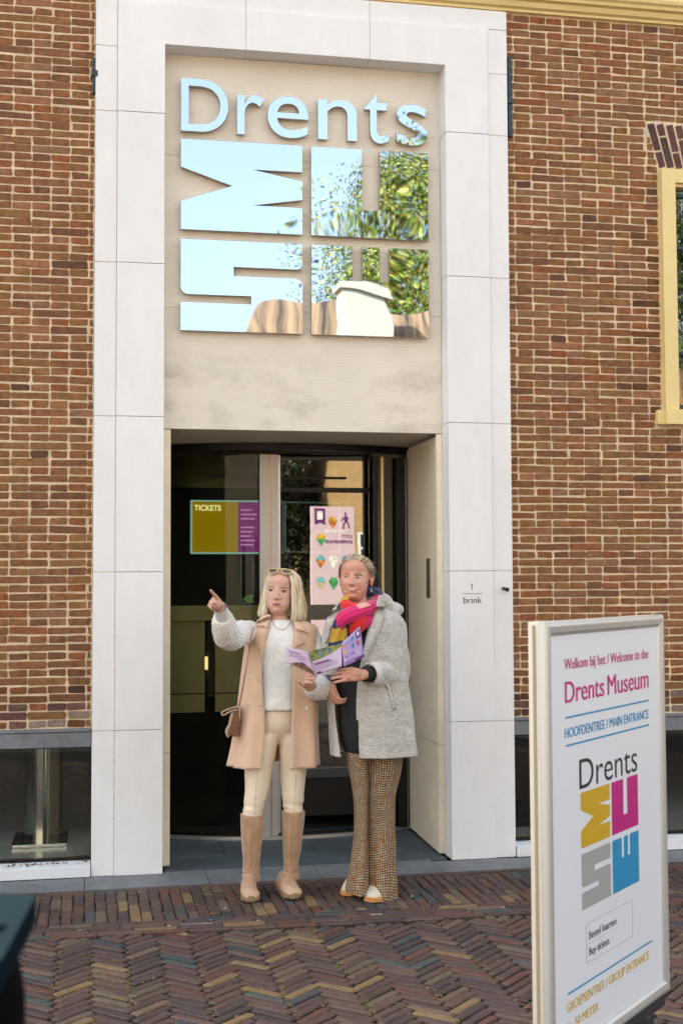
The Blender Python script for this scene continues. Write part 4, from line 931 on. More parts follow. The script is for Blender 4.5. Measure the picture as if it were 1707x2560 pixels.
def limb(mb, pts, rad, sub=4, n=16):
    p, r_ = curver(pts, rad, sub)
    a = p[0]-(p[1]-p[0]).normalized()*r_[0]*.5; b = p[-1]+(p[-1]-p[-2]).normalized()*r_[-1]*.45
    mb.tube([a]+p+[b], [r_[0]*.6]+r_+[r_[-1]*.6], n)
def hand(mb, W, D, N, side, curls, s=1.0, spread=(.09, .02, -.05, -.12), thumb=None, thumb_bend=(.25, .35)):
    D = D.normalized(); N = (N-D*N.dot(D)).normalized(); T = D.cross(N).normalized()*side
    ln = [(.040, .024, .019), (.044, .028, .021), (.041, .026, .020), (.032, .019, .018)]; rr = [.0086, .0088, .0083, .0074]
    kd = (.084, .087, .082, .073); kt = (.027, .009, -.009, -.026); tips = []
    for i in range(4):
        a = W + T*kt[i]*.5*s + D*.004*s; k = W + D*kd[i]*s + T*kt[i]*s - N*.002*s*(1 if i in (1, 2) else 0)
        limb(mb, [a, (a+k)/2 - N*.002, k], [.0135*s, .0132*s, .0105*s], 3, 12)
        th = 0; p = k; d0 = (D + T*spread[i]).normalized(); pts = [k]; rad = [rr[i]*1.12*s]
        for j in range(3):
            th += curls[i][j]; d = d0*math.cos(th) + N*math.sin(th); p = p + d*ln[i][j]*s; pts.append(p); rad.append(rr[i]*(1.0, .9, .78)[j]*s)
        mid = []; mr = []
        for j in range(3):
            mid += [pts[j], (pts[j]+pts[j+1])/2]; mr += [rad[j]*1.03, (rad[j]+rad[j+1])/2*.95]
        mid.append(pts[3]); mr.append(rad[3]); mb.tube([pts[0]-D*.008]+mid+[pts[3]+(pts[3]-pts[2]).normalized()*rad[3]*.75], [mr[0]*.8]+mr+[mr[-1]*.45], 10); tips.append((pts[3], (pts[3]-pts[2]).normalized(), rad[3]))
    mb.ell(W + D*.045*s + N*.004*s, (.03*s, .03*s, .03*s), 12, 8)
    b = W + D*.018*s + T*.020*s + N*.008*s
    d = (thumb or (D*.62 + T*.62 + N*.4)).normalized(); p = b; pts = [b]; rad = [.0150*s]
    ax = d.cross(N)
    for j, L_ in enumerate((.040, .031, .025)):
        if j: d = (d + (D*.6 + N*.4)*thumb_bend[j-1]).normalized()
        p = p + d*L_*s; pts.append(p); rad.append((.0118, .0102, .0085)[j]*s)
    limb(mb, pts, rad, 3, 12); tips.append((pts[-1], d, rad[-1])); return tips, N
def head(mb, M, jowl=0.0, smile=0.0, k=1.0):
    """plain skull, jaw and ears around the point between the eyes; M maps local (x right, y back, z up) to world"""
    rot = M.to_3x3()
    def e(c, r_): mb.ell(M @ Vector(c), [q*k for q in r_], 28, 18, rot)
    e((0, .022, .030), (.0735, .093, .079)); e((0, .055, .0), (.060, .055, .070))
    e((0, -.020, -.010), (.0655, .061, .080)); e((0, -.026, -.062), (.054+.005*jowl, .053, .050)); e((0, -.048, -.086), (.030, .028, .026))
    e((0, -.036, .045), (.056, .047, .044))
    for s in (-1, 1):
        e((s*.0745, .022, -.014), (.0065, .016, .029)); e((s*.078, .030, -.004), (.006, .014, .018)); e((s*.034, -.028, -.052), (.028, .040, .036))
    if jowl: e((0, -.018, -.100), (.044, .044, .022))
def sculpt(me, M, smile=0.0, jowl=0.0, iters=16):
    """smooth the head, then model the features of the face on its front"""
    Mi = np.array(M.inverted()); a = co(me); ctr = np.array(M.translation)
    near = lambda a: (np.linalg.norm(a-ctr, axis=1) < .21)*np.clip((a[:, 2]-(ctr[2]-.150))/.03, 0, 1)
    relax(me, lambda a: near(a)*(np.abs((np.c_[a, np.ones(len(a))] @ Mi.T)[:, 0]) < .069), iters)
    G = []
    for s in (-1, 1):
        G += [(s*.031, .001, .0125, .0090, -.0095), (s*.030, .020, .018, .0065, .0030), (s*.0315, -.0015, .0100, .0058, .0058), (s*.031, -.0135, .011, .0030, .0012), (s*.031, -.0185, .012, .0030, -.0012),
              (s*.0115, -.0405, .0052, .0052, .0085), (s*.040, -.030, .016, .014, .0040+.0035*smile), (s*.056, -.01, .012, .02, -.002), (s*.013, .0, .005, .009, -.002),
              (s*.0205, -.046, .0035, .006, -.0026), (s*(.026+.006*smile), -.058, .0040, .008, -.0032-.0012*smile), (s*(.026+.007*smile), -.0665+.004*smile, .0045, .0045, -.0030),
              (s*.033, -.082, .010, .010, .003*jowl), (s*.024, -.084, .004, .010, -.0018*jowl)]
        if smile: G += [(s*.046, -.034, .013, .010, .0035), (s*.034, -.073, .005, .010, -.0015)]
    G += [(0, .004, .0065, .011, .0060), (0, -.014, .0072, .012, .0125), (0, -.030, .0085, .0085, .0150), (0, -.0375, .0082, .0050, .0100), (0, -.0505, .0035, .0050, -.0010),
          (0, -.064, .021, .014, .0055), (0, -.0600, .015+.005*smile, .0034, .0042), (0, -.0662, .019+.008*smile, .0017, -.0035), (0, -.0722, .0135+.005*smile, .0040, .0050), (0, -.0825, .014, .0040, -.0030), (0, -.0975, .014, .0090, .0060), (0, .060, .035, .02, .001)]
    a = co(me); n = normals(me); q = np.c_[a, np.ones(len(a))] @ Mi.T; x, y, z = q[:, 0], q[:, 1], q[:, 2]
    fw = np.array(M.to_3x3() @ Vector((0, -1, 0))); fw /= np.linalg.norm(fw)
    m_ = near(a)*np.clip((n @ fw-.05)/.35, 0, 1)*(y < .0)
    d = np.zeros(len(a))
    for gx, gz, sx, sz, amp in G: d += amp*np.exp(-((x-gx)/sx)**2/2-((z-gz)/sz)**2/2)
    setco(me, a + fw[None, :]*(d*m_)[:, None]); relax(me, near, 2, .4)
def skinmat(name, col, blush):
    M = mat(name, col, .45, var=.07, vscale=45, bump=.12, bscale=400, bdist=.0006, sss=.12, spec=.4, col2=blush)
    return M
def strand_mb(): 
    b_ = MB(); return b_
def tip_nails(tips, N, parent, M, s=1):
    for p, d, r_ in tips:
        pass

# ================================================================== person in the beige sleeveless trench coat
AY = -.58
pa = empty('person', (atz(685, 2245).x, -.62, 0), 'person in a beige sleeveless trench coat and tall tan boots pointing to the left', 'person')
M_skA = skinmat('fair_skin', (.64, .385, .285), (.66, .37, .28))
HA = at(699.5, 1478.6, AY)
MA = Matrix.Translation(HA) @ Matrix.Rotation(R(-17), 4, 'Z') @ Matrix.Rotation(R(3.5), 4, 'Y') @ Matrix.Rotation(R(-2.6), 4, 'X') @ Matrix.Diagonal((1.04, 1, 1.03, 1))
b_ = MB(); head(b_, MA, jowl=1.0)
nb = at(705, 1572, AY+.005)
limb(b_, [HA+Vector((0, .03, -.06)), HA+Vector((-.002, .02, -.12)), nb], [.052, .050, .056], 3, 20)
pel, chest = at(693, 1830, AY), at(697, 1640, AY)
R_ = pxloft(b_, [(1548, 680, 732, AY, .05), (1568, 655, 755, AY, .055), (1600, 645, 762, AY, .075), (1680, 650, 750, AY, .075), (1760, 650, 745, AY, .075), (1820, 645, 748, AY, .07)], 3, 28)
shR, elR, wrR = at(620, 1580, AY+.01), at(572, 1588, AY-.27), at(551, 1520, AY-.44)
shL, elL, wrL = at(775, 1580, AY), at(811, 1708, AY-.06), at(776, 1716, AY-.25)
limb(b_, [shR, (shR+elR)/2, elR, (elR+wrR)/2, wrR], [.036, .036, .034, .031, .024]); limb(b_, [shL+Vector((-.015, 0, -.01)), (shL+elL)/2, elL, (elL+wrL)/2, wrL], [.036, .036, .034, .030, .023])
hipR, knR, anR = at(655, 1850, AY), at(636, 2010, AY-.02), at(629, 2190, AY+.02)
hipL, knL, anL = at(738, 1850, AY), at(733, 2005, AY-.02), at(727, 2185, AY+.02)
limb(b_, [hipR, knR, anR], [.05, .04, .03]); limb(b_, [hipL, knL, anL], [.05, .04, .03])
# pointing hand: the back of the hand to the viewer's left and up, index straight
fo = (1.35, 1.55, .8)
DA = (at(520, 1492, AY-.53) - wrR).normalized()
tipsA, _ = hand(b_, wrR + DA*.004, DA, Vector((.25, -.75, -.45)), 1, [(.12, .05, .04), (1.2, 1.45, .7), (1.3, 1.5, .8), (1.35, 1.5, .8)], .96, thumb=Vector((-.45, -.65, .10)), thumb_bend=(.1, .3))
# hand that steadies the leaflet from below
DL = (at(752, 1684, AY-.37) - wrL).normalized()
tipsL, _ = hand(b_, wrL + DL*.004, DL, Vector((.1, -.9, .35)), -1, [(.55, .7, .3), (.6, .75, .35), (.65, .8, .4), (.7, .8, .4)], .94, thumb=Vector((-.75, -.45, .42)), thumb_bend=(.2, .2))
meA = fuse(b_, .0030, 4, .5)
sculpt(meA, MA, 0.0, 1.0)
bodyA = put('body', meA, M_skA, pa); 
# face: laid on the skin
def worldmesh(o):
    me = o.data.copy(); me.transform(Matrix.Translation(wloc(o))); return me
mw = worldmesh(bodyA); bvA = bvh_of(mw)
M_lipA = mat('rose_lips', (.48, .17, .15), .4, var=.1, vscale=200); M_browA = mat('brown_brow', (.22, .125, .08), .8); M_lash = mat('dark_lashes', (.03, .022, .02), .6); M_eye = mat('eye_white', (.36, .30, .26), .5, spec=.2); M_iris = mat('grey_iris', (.022, .025, .028), .5, spec=.15)
def c4(*p): return [(620+x/8.711, 1400+y/8.711) for x, y in p]
def piece(name, bv, pts, M, parent, **kw): return put(name, decal(bv, pts, **kw), M, parent)
def eye(bv, cx, cy, w, h, parent, tilt=0.0, iris=0, lid=1.0):
    pts = [(cx-w, cy+.1*h-tilt), (cx-.5*w, cy-.75*h), (cx, cy-h), (cx+.5*w, cy-.75*h), (cx+w, cy+.1*h+tilt), (cx+.5*w, cy+.7*h), (cx, cy+.85*h), (cx-.5*w, cy+.7*h)]
    e_ = piece('eye', bv, pts, M_eye, parent, off=.0006, thick=.004, cuts=2, bulge=.0008)
    ir = [(cx+iris+h*1.02*math.cos(a), cy+.05*h+h*.93*math.sin(a)) for a in np.linspace(0, 2*math.pi, 11)[:-1]]
    piece('iris', bv, ir, M_iris, e_, off=.0017, thick=.001, cuts=1)
    up = [(cx-1.12*w, cy+.15*h-tilt), (cx-.55*w, cy-.85*h), (cx, cy-1.15*h), (cx+.55*w, cy-.85*h), (cx+1.12*w, cy+.15*h+tilt), (cx+.55*w, cy-.85*h-.9*lid), (cx, cy-1.15*h-1.0*lid), (cx-.55*w, cy-.85*h-.8*lid)]
    piece('eyelash', bv, up[:5]+up[5:], M_lash, e_, off=.0014, thick=.0015, cuts=1)
    return e_
for pts in (((671, 1477), (672, 1473.5), (677, 1471.6), (682.5, 1473.5), (684, 1477), (678, 1475)), ((702, 1480), (703, 1475.8), (710, 1474), (717, 1476), (720, 1480.5), (711, 1477))): piece('eyeshadow', bvA, pts, mat('brown_eyeshadow', (.36, .20, .15), .6), bodyA, off=.0004, thick=.002, cuts=2)
eye(bvA, 677.4, 1476.6, 5.4, 2.3, bodyA, -.3, -.8, 2.2); eye(bvA, 710.2, 1479.6, 6.8, 2.5, bodyA, .8, -1.0, 2.4)
piece('eyebrow', bvA, c4((445, 590), (455, 570), (500, 565), (565, 592), (575, 612), (505, 585)), M_browA, bodyA, off=.0008, thick=.002, cuts=2)
piece('eyebrow', bvA, c4((690, 610), (700, 596), (780, 588), (860, 605), (880, 632), (780, 603)), M_browA, bodyA, off=.0008, thick=.002, cuts=2)
piece('upper_lip', bvA, c4((508, 958), (560, 938), (590, 932), (612, 940), (640, 933), (690, 955), (725, 972), (640, 962), (560, 962)), M_lipA, bodyA, off=.0007, thick=.002, cuts=2, bulge=.0015)
piece('lower_lip', bvA, c4((530, 968), (600, 970), (700, 974), (672, 998), (610, 1006), (560, 994)), M_lipA, bodyA, off=.0007, thick=.002, cuts=2, bulge=.002)
piece('mouth_line', bvA, c4((512, 957), (560, 958), (640, 960), (725, 970), (660, 976), (560, 970)), mat('mouth_dark', (.06, .02, .018), .5), bodyA, off=.0016, thick=.001, cuts=2)
piece('nostril', bvA, c4((565, 862), (585, 856), (602, 866), (580, 872)), bpy.data.materials['mouth_dark'], bodyA, off=.0004, thick=.001, cuts=1); piece('nostril', bvA, c4((628, 866), (648, 858), (664, 864), (645, 873)), bpy.data.materials['mouth_dark'], bodyA, off=.0004, thick=.001, cuts=1)
# hair: parted blonde bob
M_hairA = mat('blonde_hair', rough=.42, src='face', var=.12, vscale=120, spec=.5)
def hairA():
    b_ = MB(); rg = random.Random(4); pal = [(.74, .61, .42), (.80, .69, .51), (.66, .52, .34), (.84, .75, .58), (.54, .40, .24), (.78, .66, .47)]
    MI = Matrix.Translation(at(706, 1478.6, AY)) @ Matrix.Rotation(R(-22), 4, 'Z') @ Matrix.Rotation(R(2), 4, 'Y') @ Matrix.Rotation(R(-2), 4, 'X')
    def skull(az, el, gr=0.0):
        x = math.sin(az)*math.cos(el); y = -math.cos(az)*math.cos(el); z = math.sin(el)
        return Vector((x*(.079+gr), .020+y*(.098+gr), .024+z*(.084+gr)))
    for k in range(1500):
        az = rg.uniform(R(46), R(318)); s = 1 if az < math.pi else -1; lay_ = rg.uniform(0, 1)
        fr = min(az, 2*math.pi-az)          # distance from the face
        gr = .001 + .013*lay_
        front = max(0, 1-(fr-R(40))/R(45)); pts = []
        y0 = -.062 + .13*min(1, (fr/math.pi)*1.35) + rg.uniform(-.008, .008)
        pts.append(Vector((-.004 + s*.003, y0, .108+gr*.6-.9*max(0, abs(y0-.0)-.03)**1.0*.25)))
        for el in (62, 38, 14):
            q = skull(az if el < 40 else s*abs(az if s > 0 else 2*math.pi-az)*(1 if el < 50 else .92), R(el), gr)
            if el == 62: q = q*.8 + Vector((s*.03, y0, .10))*.2
            pts.append(q)
        L_ = rg.uniform(-.150, -.122) - (.012 if s > 0 else 0) + .012*(1-front)
        out = .006 + (.030 if s > 0 else .026)*rg.uniform(.4, 1)*math.sin(min(1, fr/R(100))*math.pi/2)
        e0 = skull(az, 0, gr); d = Vector((math.sin(az), -math.cos(az), 0))
        d2 = Vector((d.x, d.y*.45, 0))
        pts.append(e0 + d2*out*.35 + Vector((0, .004*front, -.035)))
        pts.append(Vector((e0.x, e0.y, -.075)) + d2*out*.8 + Vector((0, .006*front, 0)))
        pts.append(Vector((e0.x, e0.y, L_*.86)) + d2*out*1.0 + Vector((0, .006*front, 0)))
        pts.append(Vector((e0.x, e0.y, L_)) + d2*out*(.75 if lay_ > .4 else .4) + Vector((rg.uniform(-.006, .006), rg.uniform(-.006, .006), 0)))
        b_.col = tuple(v*rg.uniform(.9, 1.06) for v in rg.choice(pal))
        wb_ = rg.uniform(0, 6.28)
        p, r_ = curver([MI @ q + Vector((rg.gauss(0, .0022)+.004*math.sin(wb_+i_*1.1), rg.gauss(0, .0022), rg.gauss(0, .002))) for i_, q in enumerate(pts)], [.0016, .0022, .0026, .0026, .0026, .0026, .0022, .0008], 3)
        b_.tube(p, r_, 5, cap=False)
    b_.col = (.55, .42, .24)
    b_.ell(MI @ Vector((0, .036, .022)), (.076, .090, .084), 20, 14, MI.to_3x3())
    vl = [(MI @ Vector((0, .045, z)), .074, .060) for z in (-.125, -.08, -.03, .02)]; vloft(b_, vl, 20)
    for k in range(36):          # flyaway hairs
        az = rg.uniform(R(50), R(310)); el = R(rg.uniform(-10, 80)); q = skull(az, el, .012); d = Vector((math.sin(az), -math.cos(az), rg.uniform(-.5, .6)))
        b_.col = pal[1]; b_.tube([MI @ q, MI @ (q+d*.008+Vector((0, 0, -.008))), MI @ (q+d*.014+Vector((0, 0, -.035)))], .0005, 3, cap=False)
    return b_
hairA_o = hairA().build('hair', M_hairA, pa, smooth=True, color=True)
# sunglasses pushed up on the hair
sgl = empty('sunglasses', tuple(MA @ Vector((0, -.05, .1))), 'pale yellow cat-eye sunglasses pushed up on the blonde hair', 'sunglasses')
M_yfr = mat('pale_yellow_plastic', (.74, .62, .22), .25); M_lens = mat('brown_lens', (.10, .07, .07), .08, spec=.7)
MG = MA @ Matrix.Translation((0, -.058, .106)) @ Matrix.Rotation(R(-48), 4, 'X')
rims = []
for s in (-1, 1):
    ol = [(s*.012, .0, -.006), (s*.014, 0, .010), (s*.030, 0, .019), (s*.052, 0, .021), (s*.063, 0, .016), (s*.060, 0, -.002), (s*.048, 0, -.017), (s*.030, 0, -.020), (s*.017, 0, -.015)]
    p = [MG @ (Vector(q)*.92+Vector((0, abs(q[0])*.22, 0))) for q in ol]; p = curve(p+[p[0]], 3)
    b2 = MB(); b2.tube(p, .0022, 7, cap=False); rim = b2.build('rim', M_yfr, sgl, smooth=True)
    b2 = MB(); c_ = sum((Vector(q) for q in p), Vector())/len(p); b2.add([c_]+p[:-1], [(0, 1+i, 1+(i+1) % (len(p)-1)) for i in range(len(p)-1)]); b2.build('lens', M_lens, rim)
    b2 = MB(); b2.tube(curve([MG @ Vector((s*.058, .014, .014)), MG @ Vector((s*.078, .055, .008)), MG @ Vector((s*.083, .10, -.006)), MG @ Vector((s*.080, .125, -.026))], 4), .0022, 6); b2.build('temple_arm', M_yfr, sgl, smooth=True)
b2 = MB(); b2.tube(curve([MG @ Vector((-.012, .003, .004)), MG @ Vector((0, -.001, .008)), MG @ Vector((.012, .003, .004))], 3), .0024, 6); b2.build('bridge', M_yfr, sgl, smooth=True)
# sweater
M_swt = mat('white_knit', (.83, .82, .77), .9, var=.05, vscale=30, bump=1.0, bscale=75, bdist=.010, sheen=.3, stretch=(1, 1, .6))
b_ = MB()
pxloft(b_, [(1549, 674, 733, AY+.004, .058), (1560, 655, 752, AY, .066), (1574, 634, 780, AY, .085), (1600, 624, 788, AY, .115), (1650, 630, 774, AY, .128), (1700, 634, 762, AY, .122), (1745, 630, 762, AY, .122), (1768, 629, 764, AY, .124), (1773, 634, 760, AY, .114)], 4, 40)
cR = (wrR-elR).normalized(); cuffR = wrR - cR*.072
p, r_ = curver([shR+Vector((.015, .02, .0)), shR*.6+elR*.4, elR*.85+shR*.15+Vector((0, 0, -.012)), elR*.8+cuffR*.2+Vector((-.006, 0, -.012)), elR*.35+cuffR*.65+Vector((-.004, 0, -.006)), cuffR-cR*.004, cuffR+cR*.004], [.056, .064, .066, .064, .057, .045, .036], 5)
b_.tube(p, r_, 72, wav=[.03+.17*(i/len(p))**1.1 for i in range(len(p))], k=9)
p, r_ = curver([shL+Vector((-.02, .02, .0)), shL*.55+elL*.45, elL+Vector((.004, 0, 0)), elL*.55+wrL*.45+Vector((.006, 0, -.014)), elL*.22+wrL*.78+Vector((.002, 0, -.010)), wrL], [.066, .058, .062, .063, .050, .030], 5)
b_.tube(p, r_, 72, wav=[.03+.16*(i/len(p))**1.1 for i in range(len(p))], k=8)
me = fuse(b_, .004, 2)
dR = Vector(cuffR); 
def mR(a): return np.clip(1-np.minimum(np.linalg.norm(a-np.array(elR), axis=1)/.24, np.linalg.norm(a-np.array(elL*.6+wrL*.4), axis=1)/.16), 0, 1)**.5
wrinkle(me, .004, (26, 26, 18), 3, mR, ridge=True); wrinkle(me, .004, (22, 22, 30), 5)
swe = put('sweater', me, M_swt, pa)
b2 = MB(); p = [cuffR-cR*.004, cuffR+cR*.02, wrR-cR*.012, wrR+cR*.004]; b2.tube(p, [.0385, .0365, .0335, .0325], 24, cap=False); b2.tube(p[::-1], [.030, .031, .034, .036], 24, cap=False); b2.build('cuff', M_swt, swe, smooth=True)
# necklace and bracelet
M_pearl = mat('pearl', (.74, .62, .50), .2, metal=.25); M_gold = mat('gold', (.75, .52, .2), .25, metal=1)
bvS = bvh_of(mw, worldmesh(swe)); b2 = MB(); NK = []
for i in range(34):
    t = i/33; x = 679+(728-679)*t; yv = 1547+27*(1-(2*t-1)**2)**.75
    h = bvS.ray_cast(Vector(CAMP), Vector(ray(x, yv)).normalized())
    if h[0] is not None: NK.append(h[0]-Vector(ray(x, yv)).normalized()*.003); b2.ell(h[0]-Vector(ray(x, yv)).normalized()*.003, (.0034,)*3, 8, 6)
b2.tube(NK, .0012, 5); b2.build('necklace', M_pearl, pa, smooth=True)
b2 = MB(); ax = DL; u0 = ax.cross(Vector((0, 0, 1))).normalized(); v0 = ax.cross(u0)
for ring, off in ((0, .004), (1, .013)):
    for i in range(18):
        a = 2*math.pi*i/18; b2.ell(wrL+ax*off+u0*math.cos(a)*.031+v0*math.sin(a)*.027, (.0042,)*3, 7, 5)
b2.build('bracelet', M_gold, pa, smooth=True)
# trousers
M_crm = mat('cream_leather', (.84, .71, .53), .42, var=.05, vscale=12, bump=.15, bscale=60, bdist=.002, spec=.45)
b_ = MB()
pxloft(b_, [(1752, 642, 752, AY, .100), (1790, 633, 757, AY, .104), (1818, 626, 764, AY, .095), (1834, 640, 750, AY, .070), (1846, 668, 722, AY, .035)], 3, 36)
pxloft(b_, [(1835, 618, 694, AY, .098), (1860, 615, 693, AY, .098), (1925, 612, 681, AY-.01, .085), (1980, 612, 671, AY-.015, .068), (2015, 609, 660, AY-.012, .056), (2048, 608, 656, AY-.01, .052)], 4, 32)
pxloft(b_, [(1835, 695, 769, AY, .098), (1860, 698, 769, AY, .098), (1925, 701, 766, AY-.01, .085), (1980, 704, 761, AY-.015, .068), (2012, 708, 758, AY-.012, .056), (2045, 710, 756, AY-.01, .052)], 4, 32)
me = fuse(b_, .005, 12); zc_ = at(694, 1850, AY).z; relax(me, lambda a: np.exp(-((a[:, 2]-zc_)/.055)**2/2)*(np.abs(a[:, 2]-zc_) < .15), 70)
zb = at(636, 2035, AY).z
wrinkle(me, .0055, (11, 11, 58), 8, lambda a: np.clip(1-np.abs(a[:, 2]-zb-.035)/.11, 0, 1), ridge=True); wrinkle(me, .0045, (14, 14, 10), 4)
tro = put('trousers', me, M_crm, pa)
bvT = bvh_of(worldmesh(tro)); M_seam = mat('trouser_seam', (.50, .38, .22), .6)
for pts in (((642, 1925), (641, 1960), (638, 2000), (636, 2038)), ((741, 1935), (738, 1970), (736, 2005), (735, 2028))):
    piece('seam', bvT, [(x-.7, y) for x, y in pts]+[(x+.7, y) for x, y in pts[::-1]], M_seam, tro, off=.0004, thick=.002, cuts=2)
piece('waistband', bvT, [(650, 1772), (735, 1772), (735, 1780), (650, 1780)], mat('waistband', (.62, .50, .32), .5), tro, off=.0015, thick=.004, cuts=3)
# boots
M_suede = mat('tan_suede', (.42, .25, .135), .85, var=.20, vscale=16, var2=.1, bump=.4, bscale=250, bdist=.0012, sheen=.5); M_vamp = mat('tan_leather', (.54, .355, .22), .55, var=.06, vscale=12, bump=.1, bscale=90); M_sole = mat('tan_sole', (.30, .195, .11), .7, var=.08)
M_bseam = mat('boot_seam', (.26, .15, .08), .8)
def boot(rows, toe, heel, wtoe, hx):
    b_ = MB()
    pxloft(b_, rows, 4, 30)
    an = at((rows[-1][1]+rows[-1][2])/2, rows[-1][0], rows[-1][3])
    t, h = Vector(toe), Vector(heel); d = (t-h).normalized(); sd = Vector((-d.y, d.x, 0))
    secs = [(0.0, .030, .052, .085), (.05, .037, .055, .10), (.10, .040, .056, .115), (.14, .043, .050, .10), (.18, .047, .040, .072), (.215, .047, .034, .058), (.24, .040, .027, .046), (.256, .026, .018, .036)]
    L_ = (t-h).length; rows_ = []
    for s_, w, hh, top in secs:
        s2 = s_/.256*L_; c = h+d*s2; ring = []
        for j in range(20):
            a = 2*math.pi*j/20; z = .030+(top-.030)*max(0, math.sin(a)) if math.sin(a) > 0 else .030+.012*math.sin(a)
            ring.append(c+sd*w*math.cos(a)*(1 if math.sin(a) < .2 else 1-.25*(math.sin(a)-.2))+Vector((0, 0, z)))
        rows_.append(ring)
    b_.grid(rows_, closed=True); n = len(b_.v); b_.f += [list(range(n-160, n-140))[::-1], list(range(n-20, n))]; b_.c += [b_.col]*2; b_.mi += [0]*2
    me = fuse(b_, .004, 4); za = an.z
    wrinkle(me, .0075, (16, 16, 70), 12, lambda a: np.clip(1-np.abs(a[:, 2]-za-.02)/.07, 0, 1), ridge=True); wrinkle(me, .003, (20, 20, 14), 2)
    me.materials.clear(); o = put('boot', me, [M_suede, M_vamp], pa)
    for p in me.polygons:
        if p.center.z + wloc(o).z < za-.008: p.material_index = 1
    xm = (rows[0][1]+rows[0][2])/2-1; xb = (rows[-2][1]+rows[-2][2])/2
    piece('seam', bvh_of(worldmesh(o)), [(xm-.7, rows[0][0]+3), (xb-.7, rows[-2][0]), (xb+.7, rows[-2][0]), (xm+.7, rows[0][0]+3)], M_bseam, o, off=.0005, thick=.002, cuts=3)
    b2 = MB(); ol = []
    N_ = 14
    for i in range(N_+1):
        s2 = i/N_; w = np.interp(s2, [0, .03, .2, .45, .7, .85, .95, 1], [.022, .033, .039, .040, .048, .047, .036, .012]); ol.append((h+d*(s2*(L_+.006)-.003), w))
    left = [c+sd*w for c, w in ol]; right = [c-sd*w for c, w in ol][::-1]; loop = left+right; n = len(loop)
    b2.add([p+Vector((0, 0, .003)) for p in loop]+[p*1.0+Vector((0, 0, .020)) for p in loop]+[p+Vector((0, 0, .036)) for p in loop], [list(range(n))[::-1], list(range(2*n, 3*n))]+[(k*n+i, k*n+(i+1) % n, (k+1)*n+(i+1) % n, (k+1)*n+i) for k in range(2) for i in range(n)])
    so_ = b2.build('sole', M_sole, o, bevel=.003)
    lug = MB()
    for i in range(7):
        a = -1.1+i*.37; c = h+d*(L_-.036)+d*math.cos(a)*.040+sd*math.sin(a)*.047; lug.box((c.x-.0022, c.y-.004, .002), (c.x+.0022, c.y+.004, .013))
    lug.build('tread_groove', M_black, o)
    return o, za
bR = [(2034, 601, 661, AY-.005, .066), (2046, 601.5, 661, AY-.005, .066), (2085, 603, 658, AY+.0, .063), (2130, 605.5, 652, AY+.01, .056), (2170, 608, 648, AY+.018, .050), (2200, 607, 649, AY+.02, .052)]
tR = atz(629, 2258, 0); hR = Vector((tR.x+.008, tR.y+.26, 0))
boot(bR, (tR.x, tR.y, 0), hR, .047, 0)
bL = [(2026, 704.5, 762, AY-.005, .066), (2038, 705, 762, AY-.005, .066), (2080, 706, 758, AY, .063), (2125, 707, 752, AY+.01, .056), (2163, 709, 745, AY+.018, .050), (2195, 708, 747, AY+.02, .052)]
tL = atz(738, 2250, 0); hL = Vector((tL.x-.035, tL.y+.255, 0))
boot(bL, (tL.x, tL.y, 0), hL, .047, 0)
# the sleeveless coat
def shell(rows, psi, yc, th=.010, n=64, sub=4, fold=.0, kf=9, seed=0, gap=None):
    """open-fronted garment: rows (y px, outer left, front edge left, front edge right, outer right, half depth)"""
    b_ = MB(); outer = []; inner = []; RZ = rotz(psi); S = smoothrows(rows, sub); nn = len(S)
    for i, (py, xl, fl, fr, xr, bd) in enumerate(S):
        pl, pr = at(xl, py, yc), at(xr, py, yc); c = (pl+pr)/2; w = (pr-pl).length/2
        a = math.sqrt(max((w*w-(bd*math.sin(psi))**2), .001))/math.cos(psi)
        def pt(t, k=0.0): return c + RZ @ Vector(((a-k)*math.sin(t), -(bd-k)*math.cos(t), 0))
        def find(xe):
            best = min(((abs(proj(pt(R(q)))[0]-xe), q) for q in np.arange(-95, 95, .5)), key=lambda z: z[0]); return R(best[1])
        tl, tr = find(fl), find(fr)
        ths = [tr + (2*math.pi + tl - tr)*j/n for j in range(n+1)]; f = (i/nn)**1.6*fold
        ro, ri = [], []
        for t in ths:
            ww = math.sin(kf*t+seed)*.6+math.sin(kf*1.7*t+seed*2+1)*.4; dd = f*ww
            ro.append(pt(t, -dd)); ri.append(pt(t, th-dd))
        outer.append(ro); inner.append(ri)
    m_ = n+1; rows_ = [o+i_[::-1] for o, i_ in zip(outer, inner)]
    b_.grid(rows_, closed=True); k2 = 2*m_; s = len(b_.v)-k2*len(rows_)
    for base, fl_ in ((s, 0), (s+k2*(len(rows_)-1), 1)):
        for j in range(n):
            q = (base+j, base+j+1, base+k2-2-j, base+k2-1-j); b_.f.append(q if fl_ else q[::-1]); b_.c.append(b_.col); b_.mi.append(0)
    return b_
M_trench = mat('beige_trench_suedette', (.68, .455, .305), .85, var=.06, vscale=9, bump=.25, bscale=280, bdist=.001, sheen=.35, var2=.04)
vest = [(1546, 668, 674, 731, 742, .060), (1553, 646, 672, 733, 766, .074), (1563, 629, 669, 735, 786, .092), (1580, 622, 664, 737, 793, .118), (1620, 614, 659, 735, 796, .140), (1680, 606, 654, 731, 796, .145), (1745, 599, 657, 729.5, 795, .148), (1805, 592, 661, 728, 795, .152), (1870, 582, 655, 726, 797, .165), (1914, 574, 650, 725, 798.5, .172)]
b_ = shell(vest, R(-6), AY, .010, 72, 4, fold=.020, kf=7, seed=1.2)
me = b_.mesh('coat', M_trench); wrinkle(me, .006, (9, 9, 6), 6); coatA = put('coat', me, M_trench, pa)
